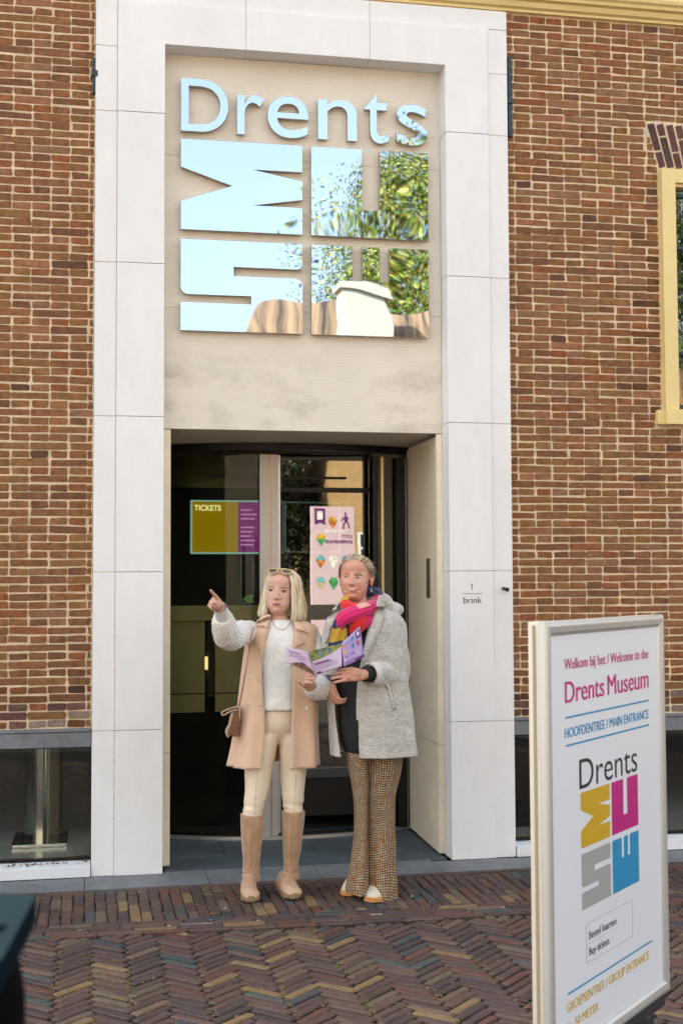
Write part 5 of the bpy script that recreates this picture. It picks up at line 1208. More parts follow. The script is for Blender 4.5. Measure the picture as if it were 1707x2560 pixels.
b_ = MB(); pxloft(b_, [(1549, 674, 733, AY+.004, .058), (1560, 655, 752, AY, .066), (1574, 634, 780, AY, .085), (1600, 624, 788, AY, .115), (1650, 630, 774, AY, .128), (1773, 634, 760, AY, .114)], 4, 40)
tmpm = b_.mesh('tmp', M_swt); bvV = bvh_of(worldmesh(coatA), tmpm)
def c1(*p): return [(480+x/4.126, 1360+y/4.126) for x, y in p]
piece('collar', bvV, c1((812, 722), (740, 738), (668, 790), (650, 850), (700, 850), (745, 852), (772, 876), (800, 830)), M_trench, coatA, off=.008, thick=.007, cuts=3, bulge=.010)
piece('lapel', bvV, c1((808, 850), (748, 880), (660, 905), (616, 948), (636, 990), (690, 1120), (722, 1215), (745, 1100), (775, 960)), M_trench, coatA, off=.006, thick=.006, cuts=3, bulge=.008)
piece('collar', bvV, c1((1050, 800), (1090, 780), (1140, 830), (1205, 928), (1150, 905), (1100, 895), (1062, 880)), M_trench, coatA, off=.008, thick=.007, cuts=3, bulge=.010)
piece('lapel', bvV, c1((1062, 905), (1100, 912), (1168, 1020), (1150, 1038), (1095, 1058), (1048, 1090), (1030, 1180), (1040, 1010)), M_trench, coatA, off=.006, thick=.006, cuts=3, bulge=.008)
M_btn = mat('horn_button', (.66, .56, .44), .3); 
for x, y in ((612, 1374), (596, 1648), (1184, 1692)):
    (qx, qy), = c1((x, y)); h = bvV.ray_cast(Vector(CAMP), Vector(ray(qx, qy)).normalized())[0]
    b2 = MB(); d = Vector(ray(qx, qy)).normalized(); b2.tube([h-d*.007, h-d*.006, h+d*.002], [.0075, .0092, .0092], 16); o = b2.build('button', M_btn, coatA)
for x, y in ((686, 1402), (712, 1672), (1080, 1420)):
    piece('buttonhole', bvV, c1((x-14, y-2), (x+14, y-4), (x+14, y+4), (x-14, y+3)), mat('buttonhole', (.2, .13, .09), .9), coatA, off=.001, thick=.002, cuts=1)
# shearling bag on a chain
bag = empty('shoulder_bag', tuple(at(578, 1800, AY-.06)), 'small tan shearling bag hanging by a chain at the beige coat', 'bag')
M_shear = mat('shearling', (.50, .34, .225), .95, var=.15, vscale=60, bump=1.0, bscale=220, bdist=.004, sheen=.6); M_brn = mat('brown_suede', (.20, .085, .035), .8, var=.15, vscale=20, bump=.3, bscale=200)
def c7(x, y, d=0.0): return at(400+x/4.525, 1600+y/4.525, AY-.06+d)
b_ = MB(); ol = [(830, 800), (890, 770), (905, 900), (890, 1088), (840, 1098), (785, 1075), (770, 1050), (800, 930)]
b_.add([c7(x, y, -.028) for x, y in ol]+[c7(x, y, .05) for x, y in ol], [list(range(8)), list(range(15, 7, -1))]+[(i, i+8, (i+1) % 8+8, (i+1) % 8) for i in range(8)])
me = b_.mesh('body', M_brn, bevel=.008); bm = bmesh.new(); bm.from_mesh(me); bmesh.ops.recalc_face_normals(bm, faces=bm.faces); bm.to_mesh(me); bm.free(); link('body', me, bag)
b2 = MB(); b2.tube(curve([c7(910, 760), c7(850, 800, -.01), (c7(815, 850, -.02)), c7(790, 960, -.02), c7(757, 1030, -.02), c7(775, 1090, -.01)], 5), .0085, 10); b2.tube(curve([c7(815, 850, .03), c7(790, 960, .03), c7(757, 1030, .03), c7(778, 1092, .03)], 5), .0085, 10); b2.build('shearling_edge', M_shear, bag, smooth=True)
b_ = MB(); rows_ = []
for d in (-.03, .0, .03, .055):
    rows_.append(curve([c7(915, 900, d), c7(905, 780, d), c7(870, 748, d), c7(790, 770, d), c7(725, 795, d), c7(690, 825, d), c7(705, 855, d), c7(740, 850, d), c7(800, 815, d), c7(850, 800, d), c7(880, 800, d)], 3))
b_.grid(rows_); me = b_.mesh('flap', M_shear, smooth=True); wrinkle(me, .0015, (150, 150, 150), 2); fl_ = put('flap', me, M_shear, bag); so2 = fl_.modifiers.new('s', 'SOLIDIFY'); so2.thickness = .007; so2.offset = 1
b2 = MB(); cp_ = curve([at(635, 1567, AY-.13), at(626, 1610, AY-.17), at(614, 1680, AY-.155), at(605, 1730, AY-.12), at(597, 1766, AY-.07)], 14)
for i in range(0, len(cp_)-1):
    a, b = cp_[i], cp_[i+1]; c = (a+b)/2; d = (b-a).normalized(); s_ = d.cross(Vector((0, 1, 0))).normalized() if i % 2 else d.cross(d.cross(Vector((0, 1, 0)))).normalized()
    q = [c+d*.0075*math.cos(t)+s_*.0042*math.sin(t) for t in np.linspace(0, 2*math.pi, 9)]; b2.tube(q, .0014, 4, cap=False)
b2.build('chain_strap', mat('rose_gold_chain', (.55, .30, .15), .3, metal=.9), bag)
# ================================================================== person in the grey hooded coat
BY_ = -.70
pb = empty('person', (atz(925, 2235).x, -.74, 0), 'smiling person in a grey hooded coat, bright pink scarf and patterned flared trousers', 'person')
M_skB = skinmat('ruddy_skin', (.60, .33, .225), (.62, .28, .19))
HB = at(888, 1445, BY_)
MBm = Matrix.Translation(HB) @ Matrix.Rotation(R(-23.5), 4, 'Z') @ Matrix.Rotation(R(-.5), 4, 'Y') @ Matrix.Rotation(R(-3.8), 4, 'X') @ Matrix.Diagonal((1.09, 1.07, 1.04, 1))
b_ = MB(); head(b_, MBm, jowl=.0, smile=1.0, k=1.02)
b_.ell(MBm @ Vector((0, -.022, -.098)), (.045, .044, .022), 16, 10)
nb = at(906, 1545, BY_)
limb(b_, [HB+Vector((.01, .03, -.06)), HB+Vector((.008, .015, -.12)), nb], [.056, .054, .062], 3, 20)
pxloft(b_, [(1535, 868, 955, BY_, .06), (1560, 845, 985, BY_, .09), (1620, 840, 985, BY_, .105), (1720, 850, 975, BY_, .105), (1800, 870, 975, BY_, .09), (1850, 875, 975, BY_, .08)], 3, 28)
shR, elR, wrR = at(843, 1555, BY_+.02), at(826, 1640, BY_+.02), at(823, 1712, BY_-.03)
shL, elL, wrL = at(980, 1552, BY_), at(990, 1680, BY_-.05), at(905, 1687, BY_-.26)
limb(b_, [shR, elR, wrR], [.04, .034, .026]); limb(b_, [shL, (shL+elL)/2, elL, (elL+wrL)/2, wrL], [.04, .038, .035, .032, .026])
limb(b_, [at(898, 1850, BY_), at(902, 2000, BY_), at(892, 2200, BY_)], [.05, .03, .03]); limb(b_, [at(955, 1850, BY_), at(952, 2000, BY_), at(952, 2215, BY_)], [.05, .03, .03])
DB = (at(862, 1684, BY_-.33) - wrL).normalized()
tipsB, _ = hand(b_, wrL + DB*.002, DB, Vector((-.30, .80, -.30)), 1, [(.30, .35, .2), (.45, .45, .25), (.6, .55, .3), (.75, .6, .3)], 1.03, thumb=(at(846, 1668, BY_-.375)-at(880, 1672, BY_-.30)), thumb_bend=(.02, .02))
DH = (at(832, 1752, BY_-.09) - wrR).normalized()
hand(b_, wrR, DH, Vector((.75, .35, .1)), 1, [(.75, .9, .5), (.8, .95, .5), (.85, .95, .5), (.85, .9, .45)], .95, spread=(.16, .05, -.06, -.16), thumb=Vector((.28, -.55, -.75)), thumb_bend=(.1, .1))
meB = fuse(b_, .0030, 4, .5)
sculpt(meB, MBm, 1.0, 0.0)
bodyB = put('body', meB, M_skB, pb); mwB = worldmesh(bodyB); bvB = bvh_of(mwB)
def c5(*p): return [(820+x/8.711, 1360+y/8.711) for x, y in p]
M_lipB = mat('pink_lips', (.46, .15, .13), .4); M_teeth = mat('teeth', (.74, .66, .50), .25); M_browB = mat('fair_brow', (.26, .15, .09), .8)
eye(bvB, 865.5, 1442.3, 4.6, 1.7, bodyB, .2, -.5, 1.2); eye(bvB, 893.5, 1445.0, 6.0, 1.9, bodyB, .6, -.8, 1.3)
piece('eyebrow', bvB, c5((355, 668), (385, 632), (435, 640), (470, 668), (430, 656), (388, 650)), M_browB, bodyB, off=.0006, thick=.002, cuts=2)
piece('eyebrow', bvB, c5((560, 690), (600, 655), (660, 640), (730, 668), (760, 700), (670, 660)), M_browB, bodyB, off=.0006, thick=.002, cuts=2)
mo = piece('lips', bvB, c5((408, 965), (470, 952), (530, 955), (590, 962), (648, 985), (610, 1020), (545, 1042), (490, 1038), (445, 1010)), M_lipB, bodyB, off=.0012, thick=.003, cuts=2, bulge=.002)
piece('teeth', bvB, c5((425, 974), (480, 966), (560, 970), (632, 988), (600, 1010), (540, 1020), (480, 1012), (448, 998)), M_teeth, mo, off=.0026, thick=.002, cuts=2, bulge=.0006)
piece('mouth_corner', bvB, c5((400, 958), (428, 968), (448, 1000), (430, 992)), bpy.data.materials['mouth_dark'], mo, off=.0030, thick=.002, cuts=1); piece('mouth_corner', bvB, c5((628, 984), (655, 982), (640, 1004), (610, 1012)), bpy.data.materials['mouth_dark'], mo, off=.0030, thick=.002, cuts=1)
piece('nostril', bvB, c5((448, 895), (470, 884), (490, 896), (468, 904)), bpy.data.materials['mouth_dark'], bodyB, off=.0004, thick=.001, cuts=1); piece('nostril', bvB, c5((520, 900), (545, 888), (562, 896), (542, 906)), bpy.data.materials['mouth_dark'], bodyB, off=.0004, thick=.001, cuts=1)
# hair drawn back into a knot
M_hairB = mat('ash_blonde_hair', rough=.45, src='face', var=.15, vscale=120, spec=.5)
b_ = MB(); rg = random.Random(9); palB = [(.44, .335, .21), (.54, .43, .28), (.32, .235, .14), (.66, .55, .39), (.20, .14, .08)]
def skB(d, gr): d = d.normalized(); return Vector((d.x*(.0765+gr), .022+d.y*(.0945+gr), .026+d.z*(.083+gr)))
bun = Vector((0, .115, -.015))
for k in range(1300):
    az = R(rg.uniform(-128, 128)); q = abs(math.degrees(az))
    hl = np.interp(q, [0, 20, 45, 65, 80, 95, 128], [.088, .085, .070, .036, .012, -.006, -.035])      # height of the hairline
    yl = np.interp(q, [0, 20, 45, 65, 80, 95, 128], [-.052, -.050, -.038, -.024, -.004, .022, .06]) ; xl = math.copysign(np.interp(q, [0, 20, 45, 65, 80, 95, 128], [0, .024, .052, .068, .073, .075, .062]), az)
    u = rg.random()**1.5; s0 = Vector((xl, yl, hl)) ; s0 = s0.lerp(Vector((xl*.55, .05, max(hl, .06)+.03)), u*.75)
    d0 = Vector((s0.x/.0765, (s0.y-.022)/.0945, (s0.z-.026)/.083)); d1 = Vector((rg.gauss(0, .08), 1, -.42+rg.gauss(0, .08))); lift = rg.uniform(0.001, .008)
    pts = []
    for t in (0, .2, .4, .6, .8, 1.0):
        d = (d0.normalized()*(1-t)+d1.normalized()*t + Vector((0, 0, .30*math.sin(math.pi*t)*max(0, d0.normalized().z))))
        pts.append(MBm @ (skB(d, .002+lift*math.sin(math.pi*min(1, t+.12))+.004*t)))
    b_.col = tuple(v*rg.uniform(.9, 1.08) for v in rg.choice(palB)); p, r_ = curver(pts, [.0008, .0020, .0022, .0022, .0022, .0018], 3); b_.tube(p, r_, 5, cap=False)
b_.col = (.30, .225, .14); b_.ell(MBm @ Vector((0, .044, .030)), (.072, .076, .080), 20, 14, MBm.to_3x3())
for k in range(60):
    a = rg.uniform(0, 6.28); c = rg.uniform(-1, 1); ctr = bun+Vector((0, .018, 0)); b_.col = rg.choice(palB)
    q = [MBm @ (ctr+Vector((math.cos(a+t)*.026*(1+.2*c), c*.016, math.sin(a+t)*.026*(1+.2*c)))) for t in np.linspace(0, 2.6, 8)]; b_.tube(q, .004, 5)
for k in range(26):
    az = R(rg.uniform(60, 170)); d = Vector((math.sin(az), -math.cos(az), rg.uniform(-.3, .8))); q = skB(d, .006); e_ = d.normalized()
    b_.col = palB[3]; b_.tube([MBm @ q, MBm @ (q+e_*.012+Vector((0, .01, .004))), MBm @ (q+e_*.016+Vector((0, .026, -.004)))], .0005, 3, cap=False)
b_.build('hair', M_hairB, pb, smooth=True, color=True)
er = MB(); c = at(928, 1476, BY_-.03); er.tube([c+Vector((math.cos(t)*.004, math.sin(t)*.0075-.004, math.sin(t)*.009)) for t in np.linspace(0, 6.28, 13)], .0016, 6, cap=False); er.build('earring', M_alu, pb, smooth=True)
# black top, trousers
M_blk = mat('black_jersey', (.010, .010, .012), .85, var=.15, vscale=20, bump=.3, bscale=120)
b_ = MB()
pxloft(b_, [(1525, 872, 950, BY_, .075), (1545, 852, 975, BY_, .10), (1580, 842, 990, BY_, .125), (1660, 843, 985, BY_-.005, .140), (1760, 846, 985, BY_-.005, .142), (1840, 852, 990, BY_-.005, .142), (1872, 862, 985, BY_-.005, .135), (1880, 875, 970, BY_-.005, .12)], 4, 36)
p, r_ = curver([elL*.6+wrL*.4, elL*.3+wrL*.7, elL*.06+wrL*.94], [.046, .042, .036], 3); b_.tube(p, r_, 20)
me = fuse(b_, .006, 3); wrinkle(me, .004, (14, 14, 20), 14); put('top', me, M_blk, pb)
# fabric pattern: a small houndstooth woven in cream, rust and black
def weave(name):
    M = bpy.data.materials.new(name); M.use_nodes = True; N = M.node_tree; n = N.nodes; L = N.links; b = n['Principled BSDF']; b.inputs['Roughness'].default_value = .8; b.inputs['Specular IOR Level'].default_value = .2
    a = n.new('ShaderNodeAttribute'); a.attribute_name = 'weave'; sp_ = n.new('ShaderNodeSeparateXYZ'); L.new(a.outputs['Vector'], sp_.inputs[0])
    def mth(op, x, y=None):
        m_ = n.new('ShaderNodeMath'); m_.operation = op
        for i, q in enumerate((x, y)):
            if q is None: continue
            if isinstance(q, (int, float)): m_.inputs[i].default_value = q
            else: L.new(q, m_.inputs[i])
        return m_.outputs[0]
    P = .0125; u = mth('DIVIDE', sp_.outputs[0], P); v = mth('DIVIDE', sp_.outputs[1], P)
    bu = mth('LESS_THAN', mth('FRACT', u), .5); bv = mth('LESS_THAN', mth('FRACT', v), .5)
    dg = mth('LESS_THAN', mth('FRACT', mth('MULTIPLY', mth('ADD', u, v), 2.0)), .5)
    same = mth('COMPARE', bu, bv); same.node.inputs[2].default_value = .1
    val = mth('ADD', mth('MULTIPLY', same, bu), mth('MULTIPLY', mth('SUBTRACT', 1.0, same), dg))
    t = n.new('ShaderNodeTexWhiteNoise'); t.noise_dimensions = '3D'; fl = n.new('ShaderNodeVectorMath'); fl.operation = 'SCALE'; fl.inputs['Scale'].default_value = 1/P; fl2 = n.new('ShaderNodeVectorMath'); fl2.operation = 'FLOOR'
    L.new(a.outputs['Vector'], fl.inputs[0]); L.new(fl.outputs[0], fl2.inputs[0]); L.new(fl2.outputs[0], t.inputs[0])
    cr = n.new('ShaderNodeValToRGB'); cr.color_ramp.interpolation = 'CONSTANT'; e_ = cr.color_ramp.elements; e_[0].color = (.46, .33, .20, 1); e_[1].position = .62; e_[1].color = (.48, .22, .08, 1)
    q = e_.new(.82); q.color = (.56, .44, .29, 1); L.new(t.outputs['Value'], cr.inputs[0])
    mx = n.new('ShaderNodeMix'); mx.data_type = 'RGBA'; L.new(val, mx.inputs[0]); mx.inputs[6].default_value = (.014, .013, .016, 1); L.new(cr.outputs[0], mx.inputs[7]); L.new(mx.outputs[2], b.inputs['Base Color']); return M
M_hound = weave('houndstooth')
b_ = MB(); wv = []
def leg(rows):
    S = smoothrows(rows, 6); n = 44; out = []
    for i, (py, xl, xr, yc, bd) in enumerate(S):
        a, c = at(xl, py, yc), at(xr, py, yc); ctr = (a+c)/2; rx = (c-a).length/2; ring = []
        for j in range(n+1):
            t = 2*math.pi*j/n - math.pi; f = i/len(S); w = 1+(.02+.05*f**2)*math.sin(5*t+f*3)+.012*math.sin(9*t-f*9)+.014*math.sin(f*40+2*t)
            ring.append(ctr+Vector((rx*w*math.sin(t), -bd*w*math.cos(t), 0))); wv.append((t*.085, ctr.z+.012*math.sin(t*2+f*6), 0))
        out.append(ring)
    b_.grid(out, closed=False)
leg([(1800, 856, 935, BY_, .11), (1860, 860, 930, BY_, .105), (1920, 871, 922, BY_-.005, .09), (1995, 884, 919, BY_-.01, .078), (2060, 886, 918, BY_-.01, .076), (2112, 883, 918, BY_-.01, .085), (2170, 874, 918, BY_-.02, .105), (2208, 867, 917, BY_-.03, .12), (2226, 865, 917, BY_-.035, .125)])
leg([(1800, 905, 1012, BY_, .115), (1860, 908, 1010, BY_, .11), (1920, 914, 1002, BY_-.005, .095), (1990, 916, 987, BY_-.01, .082), (2060, 917, 985, BY_-.01, .08), (2112, 916, 987, BY_-.01, .09), (2180, 914, 988, BY_-.02, .11), (2222, 913, 989, BY_-.03, .125), (2243, 914, 990, BY_-.03, .13)])
me = b_.mesh('trousers', M_hound, smooth=True); w_ = me.attributes.new('weave', 'FLOAT_VECTOR', 'POINT'); w_.data.foreach_set('vector', [x for q in wv for x in q]); put('trousers', me, M_hound, pb)
# shoes
M_shoe = mat('cream_suede', (.62, .56, .43), .75, var=.06, vscale=25, bump=.3, bscale=240, bdist=.001); M_gum = mat('gum_sole', (.58, .26, .075), .45, var=.06)
def shoe(toe, heel, w):
    t, h = Vector(toe), Vector(heel); d = (t-h).normalized(); sd = Vector((-d.y, d.x, 0)); L_ = (t-h).length
    b_ = MB(); rows_ = []
    for s2, ww, top in ((0, .018, .07), (.04, .03, .085), (.2, .036, .09), (.42, .038, .085), (.6, .041, .078), (.75, .043, .066), (.87, .040, .055), (.95, .031, .043), (1.0, .015, .032)):
        c = h+d*s2*L_; rows_.append([c+sd*w/.045*ww*math.cos(a)+Vector((0, 0, .022+max(0, math.sin(a))**.8*(top-.022) if math.sin(a) > 0 else .018)) for a in (2*math.pi*j/20 for j in range(20))])
    b_.grid(rows_, closed=True); n = len(b_.v); b_.f += [list(range(n-180, n-160))[::-1], list(range(n-20, n))]; b_.c += [b_.col]*2; b_.mi += [0]*2
    o = put('shoe', fuse(b_, .004, 3), M_shoe, pb)
    ol = [(h+d*(q*(L_+.014)-.007), np.interp(q, [0, .04, .2, .45, .7, .85, .95, 1], [.016, .032, .039, .041, .048, .046, .036, .014])*w/.045) for q in (i/16 for i in range(17))]
    loop = [c+sd*q for c, q in ol]+[c-sd*q for c, q in ol][::-1]; n = len(loop); b2 = MB()
    b2.add([p+Vector((0, 0, .002)) for p in loop]+[p+Vector((0, 0, .026)) for p in loop], [list(range(n))[::-1], list(range(n, 2*n))]+[(i, (i+1) % n, (i+1) % n+n, i+n) for i in range(n)]); b2.build('sole', M_gum, o, bevel=.003)
t1 = atz(871, 2241, 0); shoe((t1.x, t1.y, 0), (t1.x+.10, t1.y+.235, 0), .050)
t2 = atz(931, 2257, 0); shoe((t2.x, t2.y, 0), (t2.x+.085, t2.y+.24, 0), .050)
# coat
M_wool = mat('grey_boiled_wool', (.47, .445, .405), .95, var=.16, vscale=14, var2=.30, bump=.5, bscale=320, bdist=.0015, sheen=.5, stretch=(.6, .6, 1.8))
M_wool2 = mat('pale_wool_edge', (.60, .57, .52), .95, var=.08, vscale=20, bump=.4, bscale=320, bdist=.001, sheen=.5)
coat = [(1516, 862, 866, 934, 948, .085), (1526, 846, 858, 932, 972, .10), (1540, 830, 850, 928, 992, .115), (1565, 818, 842, 922, 1004, .135), (1605, 814, 836, 913, 1008, .15), (1660, 815, 833, 902, 1010, .155), (1720, 818, 834, 894.5, 1016, .158), (1780, 822, 838, 892, 1027, .165), (1840, 826, 846, 893, 1035, .175), (1886, 828, 853, 895, 1041, .182)]
b_ = shell(coat, R(-20), BY_, .014, 72, 4, fold=.013, kf=6, seed=.4)
elc = elL*.16+wrL*.84
p, r_ = curver([shL+Vector((-.03, .02, .02)), shL+Vector((.012, 0, -.035)), (shL+elL)/2+Vector((.008, 0, 0)), elL+Vector((.014, .015, -.006)), elL*.55+wrL*.45+Vector((0, 0, -.006)), elL*.30+wrL*.70], [.058, .066, .062, .060, .056, .053], 5); b_.tube(p, r_, 36, wav=[.01+.03*abs(math.sin(i*.5)) for i in range(len(p))], k=3)
p, r_ = curver([shR+Vector((.03, .02, .02)), shR+Vector((-.004, 0, -.03)), elR, elR*.25+wrR*.75], [.062, .064, .056, .048], 5); b_.tube(p, r_, 30)
# hood lying on the shoulders
hd = curve([at(852, 1520, BY_+.02), at(880, 1508, BY_+.10), at(925, 1500, BY_+.13), at(962, 1503, BY_+.08), at(974, 1516, BY_+.01)], 5); b_.tube(hd, [.020+.030*math.sin(math.pi*i/(len(hd)-1)) for i in range(len(hd))], 18)
b_.ell(at(985, 1524, BY_+.06), (.055, .06, .042), 16, 10)
me = fuse(b_, .0055, 3)
def mE(a): return np.clip(1-np.linalg.norm(a-np.array(elL*.8+wrL*.2), axis=1)/.2, 0, 1)
wrinkle(me, .009, (16, 22, 26), 21, mE, ridge=True); wrinkle(me, .006, (8, 8, 6), 23); wrinkle(me, .0012, (60, 60, 40), 3)
coatB = put('coat', me, M_wool, pb); bvC = bvh_of(worldmesh(coatB))
def c2(*p): return [(760+x/4.9, 1360+y/4.9) for x, y in p]
b_ = MB(); q = (wrL-elL).normalized(); a = elL*.40+wrL*.60; p = [a, a+q*.004, a+q*.062, a+q*.066]; b_.tube(p, [.052, .0585, .0575, .054], 36, cap=False, wav=[.02]*4, k=2); b_.tube(p[::-1], [.048, .051, .052, .052], 36, cap=False, wav=[.02]*4, k=2); b_.build('turned_cuff', M_wool2, coatB, smooth=True)
bvC2 = bvh_of(worldmesh(coatB), worldmesh(bpy.data.objects['top']))
piece('lapel', bvC2, c2((905, 640), (960, 615), (1030, 700), (985, 800), (968, 960), (935, 1050), (840, 1260), (760, 1400), (700, 1490), (735, 1260), (790, 1060), (850, 880), (880, 770)), M_wool, coatB, off=.011, thick=.010, cuts=3, bulge=.014)
piece('collar', bvC2, c2((465, 705), (400, 740), (300, 860), (270, 1010), (250, 1215), (300, 1200), (330, 1040), (400, 930), (440, 830)), M_wool, coatB, off=.008, thick=.008, cuts=3, bulge=.010)
for pts in (((1005, 1720), (1050, 1715), (1128, 2030), (1090, 2045)),):
    piece('pocket_welt', bvC, c2(*pts), M_wool, coatB, off=.003, thick=.004, cuts=3, bulge=.003)
for pts in (((1002, 1720), (1010, 1720), (1094, 2045), (1086, 2046)), ((1052, 1715), (1058, 1715), (1134, 2030), (1128, 2032))):
    piece('pocket_seam', bvC, c2(*pts), mat('grey_seam', (.20, .185, .165), .95), coatB, off=.0016, thick=.002, cuts=2)
piece('front_edge', bvC2, c2((655, 1700), (668, 1700), (655, 1900), (662, 2156), (640, 2156), (640, 1900)), M_wool2, coatB, off=.003, thick=.004, cuts=2)
sn = MB(); h = bvC2.ray_cast(Vector(CAMP), Vector(ray(822, 1553)).normalized())[0]; d = Vector(ray(822, 1553)).normalized(); sn.tube([h-d*.016, h-d*.004], [.0065, .008], 14); sn.build('snap_button', M_alu, coatB)
b_ = MB(); b_.tube([elR*.32+wrR*.68, elR*.10+wrR*.90], [.041, .036], 24); b_.build('denim_cuff', mat('denim_cuff', (.10, .135, .16), .85, var=.15, vscale=40), coatB, smooth=True)
# scarf
M_scf = mat('cotton_scarf', rough=.85, src='face', var=.07, vscale=30, bump=.4, bscale=120, bdist=.002, sheen=.3)
MAG, RED, PEA, YEL, NAV = (.60, .006, .12), (.66, .014, .012), (.72, .36, .25), (.52, .30, .015), (.012, .03, .10)
b_ = MB(); rg = random.Random(5)
def band(pts, rad, colf, n=26, sq=.8, wv_=.10, k=5, ph=0):
    p, r_ = curver(pts, rad, 8); m_ = len(p); v0 = len(b_.f); b_.tube(p, r_, n, wav=[wv_]*m_, k=k, ph=ph, sq=sq)
    for i in range(v0, len(b_.f)):
        j = min((i-v0)//n, m_-1); b_.c[i] = colf(j/m_, (i-v0) % n)
fy = BY_-.10
band([at(940, 1497, BY_+.04), at(938, 1512, BY_-.03), at(915, 1522, fy-.02), at(880, 1534, fy-.045), at(857, 1546, fy-.04), at(850, 1564, fy-.03), at(862, 1580, fy-.02)], [.030, .040, .043, .048, .044, .036, .018], lambda t, j: PEA if .32 < t < .42 and 3 < j < 15 else MAG, 40, .75, .10, 6)
band([at(946, 1500, BY_+.03), at(938, 1530, BY_-.05), at(915, 1552, fy-.03), at(890, 1570, fy-.03), at(872, 1580, fy-.02)], [.020, .030, .034, .032, .015], lambda t, j: MAG if t < .55 or j % 13 < 3 else RED, 40, .7, .13, 7, 1)
band([at(905, 1535, fy-.05), at(898, 1555, fy-.055), at(886, 1575, fy-.045), at(878, 1583, fy-.03)], [.026, .036, .030, .012], lambda t, j: RED, 40, .7, .16, 7, 2)
band([at(868, 1490, BY_-.06), at(862, 1505, BY_-.08), at(872, 1516, BY_-.11), at(900, 1520, BY_-.12)], [.014, .026, .026, .02], lambda t, j: YEL if t < .35 else RED, 30, .8, .12, 6, 3)
band([at(868, 1487, BY_-.03), at(890, 1486, BY_+.07), at(925, 1480, BY_+.10), at(944, 1484, BY_+.06), at(946, 1500, BY_+.0)], [.02, .03, .034, .03, .022], lambda t, j: NAV if .3 < t < .85 else MAG, 26, .8, .10, 5, 4)
b_.build('scarf', M_scf, pb, smooth=True, color=True)
b_ = MB(); rows_ = []; cols = []
for i, (py, xl, xr) in enumerate(smoothrows([(1548, 838, 860), (1560, 834, 862), (1580, 829, 866), (1600, 823, 864), (1622, 818, 858)], 6)):
    rows_.append([at(xl+(xr-xl)*j/14, py+3*math.sin(j*.5), fy-.035-.004*math.sin(j*1.0+i*.12)-.02*math.sin(math.pi*j/14)) for j in range(15)])
b_.grid(rows_); m_ = 14
for i in range(len(b_.f)): t = (i//m_)/(len(rows_)-1); b_.c[i] = NAV if t < .36 else YEL if t < .78 else NAV
o = b_.build('scarf_end', M_scf, pb, smooth=True, color=True); q = o.modifiers.new('s', 'SOLIDIFY'); q.thickness = .012; q.offset = 0

# ================================================================== the folded leaflet held by both
lfl = empty('leaflet', tuple(at(800, 1660, -1.02)), 'lilac fold-out leaflet held open between the two people', 'leaflet')
M_lil = mat('lilac_paper', (.60, .46, .60), .45, var=.02); M_lil2 = mat('violet_cover', (.44, .30, .60), .45, var=.02); M_prp2 = mat('dark_violet_print', (.10, .02, .14), .5); M_txt = mat('grey_text', (.33, .25, .36), .6)
def c6(x, y): return 700+x/6.031, 1560+y/6.031
YA, YF1, YF2, YE_ = -1.00, -.985, -1.07, -1.035
PANELS = [((85, 345), (432, 415), (530, 780), (105, 575), YA-.01, YF1), ((432, 415), (925, 290), (930, 640), (530, 780), YF1, YF2), ((925, 290), (1205, 30), (1270, 500), (962, 645), YF2, YE_)]
def pan(k, s, t, off=0.0):
    """point on panel k; s across, t down; off towards the viewer"""
    (a, b, c, d, y0, y1) = PANELS[k]; tl, tr, br, bl_ = Vector(a), Vector(b), Vector(c), Vector(d)
    p = tl.lerp(tr, s).lerp(bl_.lerp(br, s), t); y = y0+(y1-y0)*s - .012*math.sin(math.pi*s)*(1 if k != 1 else -1) - .010*t
    return at(*c6(p.x, p.y), y-off)
def sheet(name, k, s0, s1, t0, t1, M, off, parent, n=8, shape=None):
    b_ = MB(); rows_ = [[pan(k, s0+(s1-s0)*i/n, t0+(t1-t0)*j/n, off) for i in range(n+1)] for j in range(n+1)]
    if shape: rows_ = [[pan(k, *shape(i/n, j/n), off) for i in range(n+1)] for j in range(n+1)]
    b_.grid(rows_, flip=True); return b_.build(name, M, parent, smooth=True)
PA = []
for k, M in ((0, M_lil), (1, M_lil), (2, M_lil2)):
    o = sheet('panel', k, 0, 1, 0, 1, M, 0, lfl, 10); q = o.modifiers.new('s', 'SOLIDIFY'); q.thickness = .0012; q.offset = -1; PA.append(o)
E3 = .0012
M_ph1 = mat('meadow_picture', (.25, .27, .05), .5, col2=(.05, .07, .03), vscale=60); M_ph2 = mat('blue_jacket_picture', (.18, .26, .42), .5, col2=(.03, .03, .04), vscale=90); M_ph3 = mat('cafe_picture', (.04, .025, .02), .5, col2=(.30, .12, .04), vscale=60)
sheet('picture', 1, 0, 1, .0, .42, M_ph1, E3, PA[1], 10, lambda i, j: (i, j*(.42-.30*i**2.2)))
for i0, w in ((.28, .10), (.50, .13)): sheet('picture_figure', 1, i0, i0+w, .06, .34-.1*(i0 > .4), M_ph2, 2*E3, PA[1], 3)
sheet('picture', 0, .2, .97, .70, 1, M_ph3, E3, PA[0], 8, lambda i, j: (.15+.83*i, 1-(.04+.30*math.sin(math.pi*i*.9)**.8)*j))
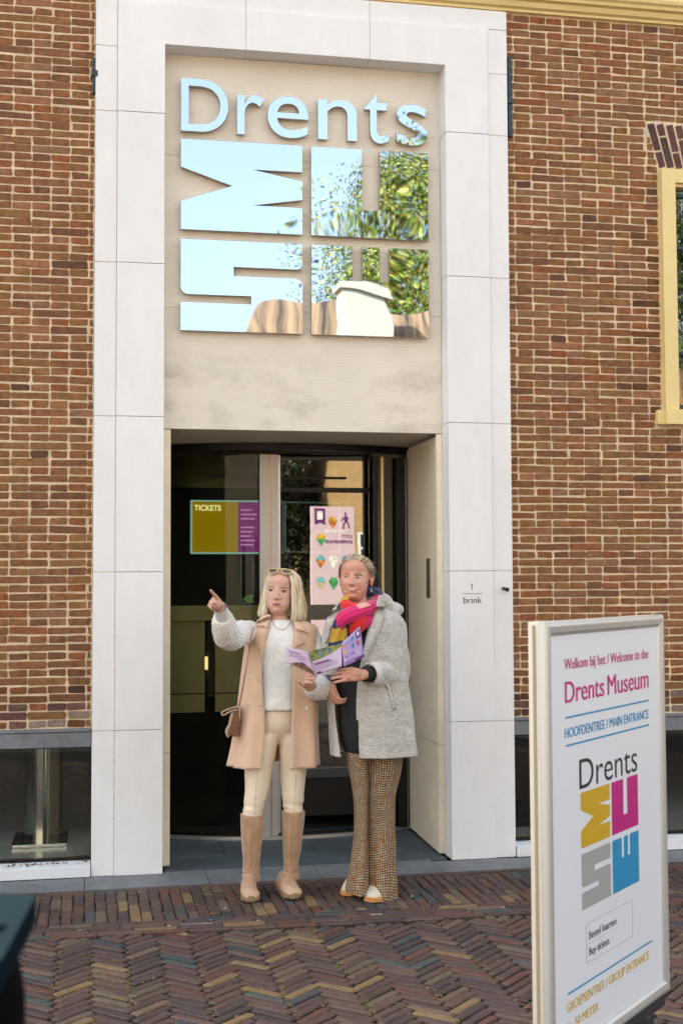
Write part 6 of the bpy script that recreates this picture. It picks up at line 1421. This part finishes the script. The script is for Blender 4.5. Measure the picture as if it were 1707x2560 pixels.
for k, s0, t0, w, m_ in ((0, .12, .20, .5, M_prp2), (1, .06, .52, .52, M_prp2), (1, .06, .57, .62, M_prp2)): sheet('heading_line', k, s0, s0+w, t0, t0+.035, m_, E3, PA[k], 3)
for i in range(4): sheet('text_line', 0, .12, .82-.1*(i == 3), .30+i*.06, .325+i*.06, M_txt, E3, PA[0], 3)
for i in range(4): sheet('text_line', 1, .06, .86, .64+i*.055, .66+i*.055, M_txt, E3, PA[1], 3)
sheet('stamp', 0, .52, .72, .62, .73, M_prp2, 2*E3, PA[0], 4); sheet('stamp', 1, .08, .24, .885, .975, M_prp2, 2*E3, PA[1], 4)
sheet('logo_flag', 2, .74, .95, .06, .30, M_prp2, E3, PA[2], 3); sheet('logo_mark', 2, .79, .90, .10, .22, bpy.data.materials['white_paint'], 2*E3, PA[2], 2)
def pinl(s, t, c1_, c2_):
    b_ = MB(); b_.add([pan(2, s+.07*math.cos(a), t-.05*math.sin(a), 2*E3) for a in np.linspace(-.3, 3.44, 9)]+[pan(2, s, t+.13, 2*E3)], [list(range(10))]); me = b_.mesh('map_pin', C[c1_]); link('map_pin', me, PA[2])
for s, t, a in ((.12, .20, 'gold'), (.32, .17, 'teal'), (.55, .16, 'blue'), (.80, .42, 'orange'), (.55, .40, 'blue'), (.14, .44, 'yellow')): pinl(s, t, a, a)
def ltext(body, M, s0, s1, t, cap):
    o_ = pan(2, s0, t, 2*E3); u_ = pan(2, s1, t, 2*E3)-o_; v_ = pan(2, s0, t-cap, 2*E3)-o_
    text_mesh(body, M, 0, u_.length, v_.length, u_.normalized(), (v_-u_.normalized()*v_.dot(u_.normalized())*0).normalized(), o_, .0004, .01, parent=PA[2])
ltext('VAN GOGH', M_prp2, .06, .56, .70, .085); ltext('CITY', bpy.data.materials['white_paint'], .60, .92, .70, .085); ltext('EXPERIENCE', bpy.data.materials['white_paint'], .08, .80, .80, .085)
for i in range(3): sheet('text_line', 2, .08, .62, .85+i*.04, .862+i*.04, M_prp2, E3, PA[2], 2)
sheet('address_strip', 2, .58, 1, .90, 1, M_prp2, E3, PA[2], 3)
# end
